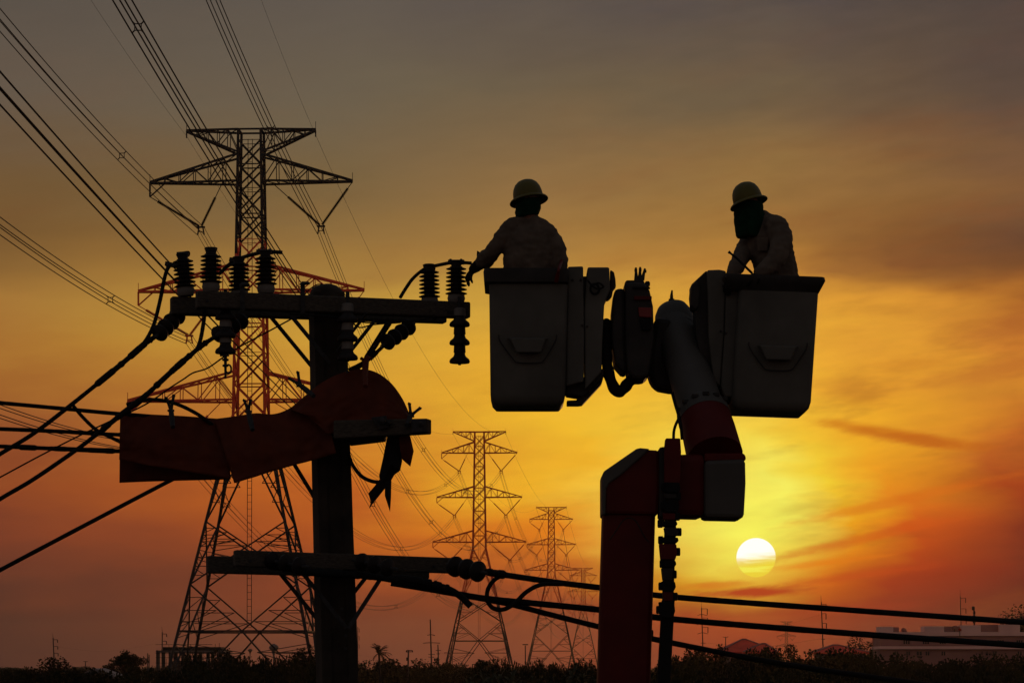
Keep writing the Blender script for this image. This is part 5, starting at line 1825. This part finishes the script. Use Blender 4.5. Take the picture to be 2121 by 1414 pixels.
# hand plate outline on the boom face
MB().tube(spline([P(x, y, 20.218) for x, y in ((1262, 1118), (1275, 1100), (1290, 1078), (1304, 1072), (1318, 1080), (1334, 1110), (1344, 1122))], 5), 0.004, n=6).build("bead", "boom_dark", lift)
MB().lathe([(0.62, 0), (0.62, 0.9), (0.5, 1.1), (0.42, 1.4), (0.40, dn.z + 0.1)], 28, Matrix.Translation(Vector((dn.x, 20.42, 0)))).build("turntable", "boom_red", lift, smooth=40)
# cable carrier chain on the inner side of the boom
plate(((1379, 907), (1409, 907), (1411, 935), (1409, 1000), (1376, 1000), (1376, 935)), 20.06, 0.12, "boom_red", "carrier_head", bevel=0.008)
plate(((1366, 926), (1380, 924), (1380, 1075), (1366, 1070)), 20.10, 0.3, "boom_dark", "carrier_guide", bevel=0.008)
rnd = random.Random(12)
plate(((1380, 996), (1404, 996), (1395, 1250), (1372, 1250)), 20.09, 0.07, "boom_dark", "carrier_core", bevel=0.006)
y = 998
k = 0
while y < 1246:
    h_ = rnd.uniform(12, 34)
    cx = 1391 - (y - 998) * 0.035
    w = rnd.uniform(25, 38)
    sh_ = rnd.uniform(-3, 4)
    lkn = plate(((cx - w / 2 + sh_, y), (cx + w / 2 + sh_ - 2, y + 1), (cx + w / 2 + sh_, y + h_ * 0.55), (cx + w / 2 + sh_ - 4, y + h_ - 1), (cx - w / 2 + sh_ + 3, y + h_ - 1)), 20.06 + rnd.uniform(-0.01, 0.01), 0.11, ("hose_black", "boom_dark", "hose_black", "boom_red")[k % 4], "carrier_link", bevel=0.006)
    e = cx + (1 if k % 2 else -1) * w * 0.52 + sh_
    MB().lathe([(0.016, -0.03), (0.02, -0.02), (0.02, 0.02), (0.016, 0.03)], 10, Matrix.Translation(P(e, y + h_ * 0.5, 20.08))).build("link_pin", "hose_black", lkn)
    y += h_ + 0.6
    k += 1
f_ = [P(1372, 1240, 20.10), P(1398, 1240, 20.10), P(1389, 1414, 20.10), P(1362, 1414, 20.10)]
for i in (2, 3):
    f_[i] = f_[3 - i] + (f_[i] - f_[3 - i]) * 3.0
MB().prism(f_, Vector((0, 0.12, 0))).build("carrier_tray", "hose_black", lift, bevel=0.012)
MB().tube(spline([P(x, y, 20.12) for x, y in ((1409, 862), (1401, 876), (1396, 892), (1395, 910))], 5), 0.011, n=8).build("hose", "hose_black", lift)
MB().tube(spline([P(x, y, 20.35) for x, y in ((1392, 812), (1399, 838), (1405, 858), (1410, 880), (1413, 910))], 5), 0.012, n=8).build("hose", "hose_black", lift)
MB().box(P(1349, 1312, 20.3), 0.03, 0.05, 0.06).build("lug", "boom_dark", lift, bevel=0.008)

# ------------------------------------------------------------------ linemen
SCRATCH = bpy.data.scenes.new("scratch")


def fuse(mb, name, mat, parent, voxel=0.014, wrinkle=0.0, wscale=0.09, smooth_it=6):
    """one continuous skin over overlapping limb shapes"""
    org = world_of(parent) if parent is not None else Vector((0, 0, 0))
    me = mb.mesh(name, org)
    o = bpy.data.objects.new(name, me)
    SCRATCH.collection.objects.link(o)
    r = o.modifiers.new("remesh", "REMESH")
    r.mode = "VOXEL"
    r.voxel_size = voxel
    s = o.modifiers.new("smooth", "SMOOTH")
    s.iterations = smooth_it
    s.factor = 0.5
    SCRATCH.view_layers[0].update()
    dg = SCRATCH.view_layers[0].depsgraph
    nm = bpy.data.meshes.new_from_object(o.evaluated_get(dg))
    o.modifiers.clear()
    o.data = nm
    bpy.data.meshes.remove(me)
    nm.name = name
    if wrinkle:
        nrm = [Vector(x.vector) for x in nm.vertex_normals]
        out = []
        for v, nv in zip(nm.vertices, nrm):
            p = Vector(v.co)
            w = mnoise.noise(Vector((p.x / wscale * 0.6, p.y / wscale * 0.6, p.z / wscale * 1.5)))
            w2 = mnoise.noise(Vector((p.x / wscale * 2.2 + 9, p.y / wscale * 2.2, p.z / wscale * 3.5)))
            out += list(p + nv * (wrinkle * (abs(w) * -1.2 + 0.4 + 0.4 * w2)))
        nm.vertices.foreach_set("co", out)
        nm.update()
    nm.shade_smooth()
    nm.materials.clear()
    nm.materials.append(MAT[mat])
    SCRATCH.collection.objects.unlink(o)
    COL.objects.link(o)
    o.parent = parent
    return o


def hand(mb, wrist, direc, palm_n, curl=0.9, size=1.0, thumb=1):
    """palm, four bent fingers and a thumb"""
    t = Vector(direc).normalized()
    nrm = (Vector(palm_n) - t * Vector(palm_n).dot(t)).normalized()
    s = t.cross(nrm)
    w = Vector(wrist)
    mb.tube([w, w + t * 0.045 * size, w + t * 0.085 * size], [0.030 * size, 0.042 * size, 0.040 * size], n=10, flat=0.55, side=s, round_caps=True)
    for k, ln in enumerate((0.072, 0.082, 0.078, 0.060)):
        b = w + t * 0.082 * size + s * (0.030 - 0.020 * k) * size
        d = t.copy()
        pts = [b - t * 0.02]
        p = b
        for q in range(3):
            a = curl * (0.5 + 0.35 * q)
            d = (t * math.cos(a) + nrm * math.sin(a)).normalized()
            p = p + d * ln * size * (0.42, 0.32, 0.26)[q]
            pts.append(p)
        mb.tube(pts, [0.0115 * size, 0.011 * size, 0.010 * size, 0.008 * size], n=8, round_caps=True)
    b = w + t * 0.03 * size + s * 0.03 * size * thumb
    p1 = b + (s * thumb * 0.7 + t * 0.6 + nrm * 0.4).normalized() * 0.04 * size
    p2 = p1 + (t * 0.7 + nrm * 0.8).normalized() * 0.035 * size
    mb.tube([b, p1, p2], [0.014 * size, 0.012 * size, 0.009 * size], n=8, round_caps=True)


def helmet(parent, c, rx, tilt_y, tilt_x, mat="helmet_yellow"):
    M = Matrix.Translation(c) @ Matrix.Rotation(R(tilt_y), 4, "Y") @ Matrix.Rotation(R(tilt_x), 4, "X")
    sc_ = Matrix.Diagonal((1.0, 1.08, 1.0, 1.0))
    prof = [(rx * 0.985, 0.0), (rx * 0.995, 0.02), (rx * 0.97, 0.05), (rx * 0.90, 0.082), (rx * 0.76, 0.112), (rx * 0.55, 0.134), (rx * 0.3, 0.146), (0.0, 0.150)]
    inner = [(0.0, 0.140), (rx * 0.5, 0.122), (rx * 0.85, 0.07), (rx * 0.93, 0.0)]
    h = MB().lathe(inner[::-1][:0] + prof, 28, M @ sc_)
    ho_ = h.build("helmet", mat, parent, smooth=60)
    # brim all round, longer at front
    b = MB()
    n = 40
    rows = []
    for ro, zz in ((0.93, 0.004), (1.08, 0.0), (1.24, -0.012), (1.30, -0.022), (1.29, -0.027), (1.1, -0.010), (0.93, -0.004)):
        rows.append([M @ Vector((math.cos(a) * rx * ro, math.sin(a) * rx * ro * 1.08, zz)) for a in [2 * math.pi * k / n for k in range(n)]])
    b.add([p for r_ in rows for p in r_], [(i * n + k, i * n + (k + 1) % n, (i + 1) * n + (k + 1) % n, (i + 1) * n + k) for i in range(len(rows) - 1) for k in range(n)])
    b.build("brim", mat, ho_, smooth=60)
    rg = MB()
    for s_ in (-1, 1):
        rg.tube([M @ Vector((s_ * 0.012, -rx * 1.0, 0.02)), M @ Vector((s_ * 0.012, -rx * 0.6, 0.118)), M @ Vector((s_ * 0.012, 0, 0.151)), M @ Vector((s_ * 0.012, rx * 0.6, 0.118))], 0.006, n=6)
    rg.build("ridge", mat, ho_)
    return ho_


def limb(mb, pts, rad, **kw):
    mb.tube(spline(pts, 5), [rad[0] + (rad[-1] - rad[0]) * i / (5 * (len(pts) - 1)) if len(rad) == 2 else interp(rad, i / (5 * (len(pts) - 1))) for i in range(5 * (len(pts) - 1) + 1)], n=14, round_caps=True, **kw)


def interp(v, f):
    i = f * (len(v) - 1)
    k = min(int(i), len(v) - 2)
    return v[k] + (v[k + 1] - v[k]) * (i - k)


# --- first lineman, seen from behind, reaching to the insulator
dp = 21.02
floor1 = P(0, 828, 20.70).z
pe = thing("person", "lineman in yellow helmet seen from behind reaching out to the insulator", "person", Vector((P(1098, HOR, dp).x, dp, floor1)), "linemen in the buckets")
hip, chest, neck = P(1098, 640, dp), P(1097, 520, dp), P(1094, 452, dp)
sxh = Vector((1, 0, 0))
# full body: head, neck, trunk, legs, one skin
bd = MB()
bd.tube([P(1094, 440, dp), P(1094, 425, dp), P(1094, 408, dp), P(1094, 395, dp)], [0.075, 0.088, 0.090, 0.075], n=16, flat=1.15, side=sxh, round_caps=True)
bd.tube([P(1094, 470, dp), P(1094, 440, dp)], 0.058, n=12, round_caps=True)
bd.tube([hip, P(1098, 580, dp), chest, P(1096, 475, dp)], [0.16, 0.15, 0.175, 0.12], n=18, flat=0.6, side=sxh, round_caps=True)
for s_ in (-1, 1):
    h0 = hip + Vector((s_ * 0.085, 0, 0.0))
    ft = Vector((h0.x + s_ * 0.03, dp + 0.03, floor1 + 0.05))
    kn = h0.lerp(ft, 0.5) + Vector((0, 0.05, 0))
    bd.tube(spline([h0, kn, ft], 5), [0.088, 0.082, 0.074, 0.066, 0.060, 0.056, 0.054, 0.05, 0.044, 0.04, 0.038], n=12, round_caps=True)
    bd.tube([ft, ft + Vector((0, -0.03, -0.02)), ft + Vector((s_ * 0.02, 0.16, -0.03))], [0.042, 0.045, 0.035], n=10, flat=0.7, round_caps=True)
# nose and ears on the far side of the head
bd.tube([P(1092, 425, dp + 0.09), P(1092, 431, dp + 0.122)], [0.018, 0.014], n=8, round_caps=True)
for s_ in (-1, 1):
    bd.tube([P(1094 + s_ * 24, 424, dp), P(1094 + s_ * 25, 434, dp)], [0.014, 0.012], n=8, round_caps=True)
fuse(bd, "body", "skin", pe, 0.014)
# shirt
sh1 = MB()
sh1.tube(spline([P(1097, 612, dp), P(1096, 575, dp), P(1096, 545, dp), P(1097, 510, dp), P(1098, 485, dp), P(1097, 466, dp), P(1094, 452, dp)], 3), [0.188, 0.190, 0.192, 0.196, 0.198, 0.200, 0.202, 0.202, 0.200, 0.196, 0.190, 0.180, 0.165, 0.148, 0.128, 0.112, 0.098, 0.090, 0.085], n=24, flat=0.62, side=sxh, round_caps=True)
sh1.tube([P(1056, 469, dp), P(1072, 461, dp), P(1094, 455, dp), P(1114, 463, dp), P(1136, 479, dp)], [0.058, 0.056, 0.056, 0.054, 0.060], n=12, round_caps=True)
limb(sh1, (P(1056, 472, dp), P(1041, 492, dp - 0.02), P(1024, 517, dp), P(1006, 536, dp + 0.1), P(997, 544, dp + 0.16)), [0.066, 0.068, 0.062, 0.062, 0.070, 0.052])
limb(sh1, (P(1136, 482, dp), P(1149, 500, dp - 0.02), P(1159, 525, dp - 0.05), P(1158, 560, dp - 0.02), P(1135, 585, dp + 0.1)), [0.062, 0.062, 0.058, 0.058, 0.052])
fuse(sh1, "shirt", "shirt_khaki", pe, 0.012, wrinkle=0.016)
tr1 = MB()
tr1.tube([P(1098, 600, dp), P(1098, 640, dp), P(1098, 662, dp)], [0.185, 0.19, 0.18], n=20, flat=0.65, side=sxh, round_caps=True)
for s_ in (-1, 1):
    h0 = hip + Vector((s_ * 0.085, 0, -0.02))
    ft = Vector((h0.x + s_ * 0.03, dp + 0.03, floor1 + 0.10))
    kn = h0.lerp(ft, 0.5) + Vector((0, 0.05, 0))
    limb(tr1, (h0, kn, ft), [0.102, 0.08, 0.066])
fuse(tr1, "trousers", "trousers_dark", pe, 0.016, wrinkle=0.006)
# scarf round head and neck
sc1 = MB()
sc1.tube([P(1094, 449, dp), P(1093, 443, dp), P(1094, 436, dp), P(1094, 424, dp), P(1095, 410, dp)], [0.088, 0.088, 0.094, 0.098, 0.096], n=20, flat=1.05, side=sxh)
sc1.tube([P(1084, 440, dp + 0.1), P(1084, 466, dp + 0.11)], [0.07, 0.05], n=12, round_caps=True)
fuse(sc1, "scarf", "scarf_green", pe, 0.010, wrinkle=0.006, wscale=0.05)
helmet(pe, P(1094.5, 411, dp), 0.117, -10, -8)
gl1 = MB()
w0 = P(997, 544, dp + 0.16)
w1 = P(981, 557, dp + 0.22)
gl1.tube([P(1001, 540, dp + 0.15), w0, w1], [0.060, 0.050, 0.040], n=12, round_caps=True)
gl1.tube([P(989, 522, dp + 0.14), P(994, 530, dp + 0.15), P(1000, 542, dp + 0.15)], [0.012, 0.034, 0.055], n=10, flat=0.5, round_caps=True)
hand(gl1, w1, P(968, 575, dp + 0.28) - w1, Vector((-0.4, 0.5, -0.5)), 0.8, 1.0)
fuse(gl1, "glove", "glove_black", pe, 0.006, wrinkle=0.003, wscale=0.03, smooth_it=3)
gl2 = MB()
hand(gl2, P(1135, 588, dp + 0.1), Vector((-0.6, 0.5, -0.2)), Vector((0, 0, -1)), 1.0, 1.0)
fuse(gl2, "glove", "glove_black", pe, 0.007, smooth_it=3)
# red safety lanyard over the rim
ly = spline([P(x, y, d) for x, y, d in ((1165, 518, dp - 0.08), (1163, 540, dp - 0.1), (1158, 556, 20.60), (1155, 570, 20.60), (1152, 584, 20.62))], 5)
tag(MB().tube(ly, [0.012] * 14 + [0.016] * (len(ly) - 14), n=8).build("lanyard", "boom_red"), "dark red safety strap clipped over the tub rim", "strap")

# --- second lineman, bent over his tub, face veiled, looking to the pole
floor2 = P(0, 836, 20.70).z
hip2 = P(1605, 640, dp)
pe2 = thing("person", "lineman in yellow helmet and dark face veil leaning on the tub rim", "person", Vector((P(1605, HOR, dp).x, dp, floor2)), "linemen in the buckets")
bd = MB()
bd.tube([P(1553, 478, dp - 0.05), P(1551, 455, dp - 0.05), P(1549, 435, dp - 0.05), P(1550, 412, dp - 0.05)], [0.065, 0.086, 0.090, 0.075], n=16, flat=0.85, side=sxh, round_caps=True)
bd.tube([P(1590, 490, dp), P(1560, 468, dp - 0.04)], 0.058, n=12, round_caps=True)
bd.tube([hip2, P(1606, 580, dp), P(1596, 520, dp), P(1592, 480, dp)], [0.15, 0.145, 0.165, 0.12], n=18, flat=0.7, side=sxh, round_caps=True)
bd.tube([P(1526, 446, dp - 0.05), P(1521, 449, dp - 0.05)], [0.018, 0.014], n=8, round_caps=True)
for s_ in (-1, 1):
    bd.tube([P(1556, 440, dp - 0.05 + s_ * 0.09), P(1557, 450, dp - 0.05 + s_ * 0.09)], [0.014, 0.012], n=8, round_caps=True)
    h0 = hip2 + Vector((0, s_ * 0.09, 0))
    ft = Vector((h0.x + 0.02, h0.y + s_ * 0.02, floor2 + 0.05))
    kn = h0.lerp(ft, 0.5) + Vector((-0.05, 0, 0))
    bd.tube(spline([h0, kn, ft], 5), [0.088, 0.082, 0.074, 0.066, 0.060, 0.056, 0.054, 0.05, 0.044, 0.04, 0.038], n=12, round_caps=True)
    bd.tube([ft, ft + Vector((0.03, 0, -0.02)), ft + Vector((-0.16, 0, -0.03))], [0.042, 0.045, 0.035], n=10, flat=0.7, round_caps=True)
fuse(bd, "body", "skin", pe2, 0.014)
sh2 = MB()
sh2.tube(spline([P(1608, 612, dp), P(1610, 575, dp), P(1604, 545, dp), P(1596, 510, dp), P(1591, 485, dp), P(1585, 468, dp), P(1578, 458, dp)], 3), [0.160, 0.162, 0.165, 0.166, 0.165, 0.163, 0.162, 0.164, 0.166, 0.168, 0.168, 0.165, 0.16, 0.15, 0.138, 0.125, 0.11, 0.10, 0.09], n=24, flat=0.95, side=sxh, round_caps=True)
# near arm: shoulder, elbow, wrist on the rim
limb(sh2, (P(1607, 470, dp - 0.13), P(1618, 498, dp - 0.2), P(1610, 532, dp - 0.27), P(1588, 558, dp - 0.30), P(1574, 566, dp - 0.3)), [0.096, 0.088, 0.078, 0.068, 0.056])
# far arm, propped on the corner of the tub
limb(sh2, (P(1562, 488, dp + 0.12), P(1547, 508, dp + 0.1), P(1536, 532, dp - 0.05), P(1523, 556, dp - 0.22), P(1516, 575, dp - 0.26)), [0.075, 0.072, 0.066, 0.062, 0.056])
so2 = fuse(sh2, "shirt", "shirt_khaki", pe2, 0.012, wrinkle=0.014)
# chest pocket
MB().prism([P(1567, 492, dp - 0.175), P(1592, 492, dp - 0.185), P(1590, 520, dp - 0.185), P(1570, 520, dp - 0.175)], Vector((0, 0.02, 0))).build("pocket", "shirt_khaki", so2, bevel=0.005)
tr2 = MB()
tr2.tube([P(1610, 600, dp), P(1606, 640, dp), P(1605, 662, dp)], [0.165, 0.17, 0.16], n=20, flat=0.9, side=sxh, round_caps=True)
for s_ in (-1, 1):
    h0 = hip2 + Vector((0, s_ * 0.09, -0.02))
    ft = Vector((h0.x + 0.02, h0.y + s_ * 0.02, floor2 + 0.10))
    kn = h0.lerp(ft, 0.5) + Vector((-0.05, 0, 0))
    limb(tr2, (h0, kn, ft), [0.102, 0.08, 0.066])
fuse(tr2, "trousers", "trousers_dark", pe2, 0.016, wrinkle=0.006)
vl = MB()
vl.tube([P(1552, 492, dp - 0.05), P(1552, 478, dp - 0.05), P(1551, 460, dp - 0.05), P(1550, 440, dp - 0.05), P(1552, 418, dp - 0.05)], [0.10, 0.112, 0.116, 0.114, 0.112], n=20, flat=0.85, side=sxh)
vl.tube([P(1568, 488, dp - 0.02), P(1572, 470, dp - 0.02), P(1574, 448, dp - 0.03)], [0.05, 0.06, 0.05], n=12, round_caps=True)
vl.tube([P(1530, 447, dp - 0.05), P(1522, 450, dp - 0.05)], [0.022, 0.010], n=8, round_caps=True)
vl.tube([P(1534, 456, dp - 0.05), P(1532, 476, dp - 0.05), P(1531, 487, dp - 0.05)], [0.034, 0.034, 0.03], n=10, flat=1.6, side=sxh, round_caps=True)
fuse(vl, "face_veil", "scarf_green", pe2, 0.009, wrinkle=0.005, wscale=0.06, smooth_it=3)
helmet(pe2, P(1549.5, 416.5, dp - 0.05), 0.116, -16, -6)
for wr, di, nn in ((P(1574, 566, dp - 0.3), Vector((-0.8, -0.25, -0.45)), Vector((0, 0.4, -1))), (P(1516, 573, dp - 0.26), Vector((-0.35, -0.2, -0.8)), Vector((0.2, 0.5, -0.6)))):
    gg = MB()
    gg.tube([wr - di.normalized() * 0.06, wr], [0.050, 0.038], n=12, round_caps=True)
    hand(gg, wr, di, nn, 0.7, 0.95)
    fuse(gg, "glove", "glove_black", pe2, 0.006, wrinkle=0.003, wscale=0.03, smooth_it=3)
rd = MB().tube([P(1510, 522, dp - 0.3), P(1525, 534, dp - 0.32), P(1558, 566, dp - 0.36)], [0.008, 0.009, 0.010], n=8)
rd.tube([P(1509, 521, dp - 0.3), P(1512, 524, dp - 0.3)], 0.011, n=8)
tag(rd.build("hand_tool", "hose_black", smooth=40), "thin dark rod held by the leaning lineman", "tool")

bpy.data.scenes.remove(SCRATCH)
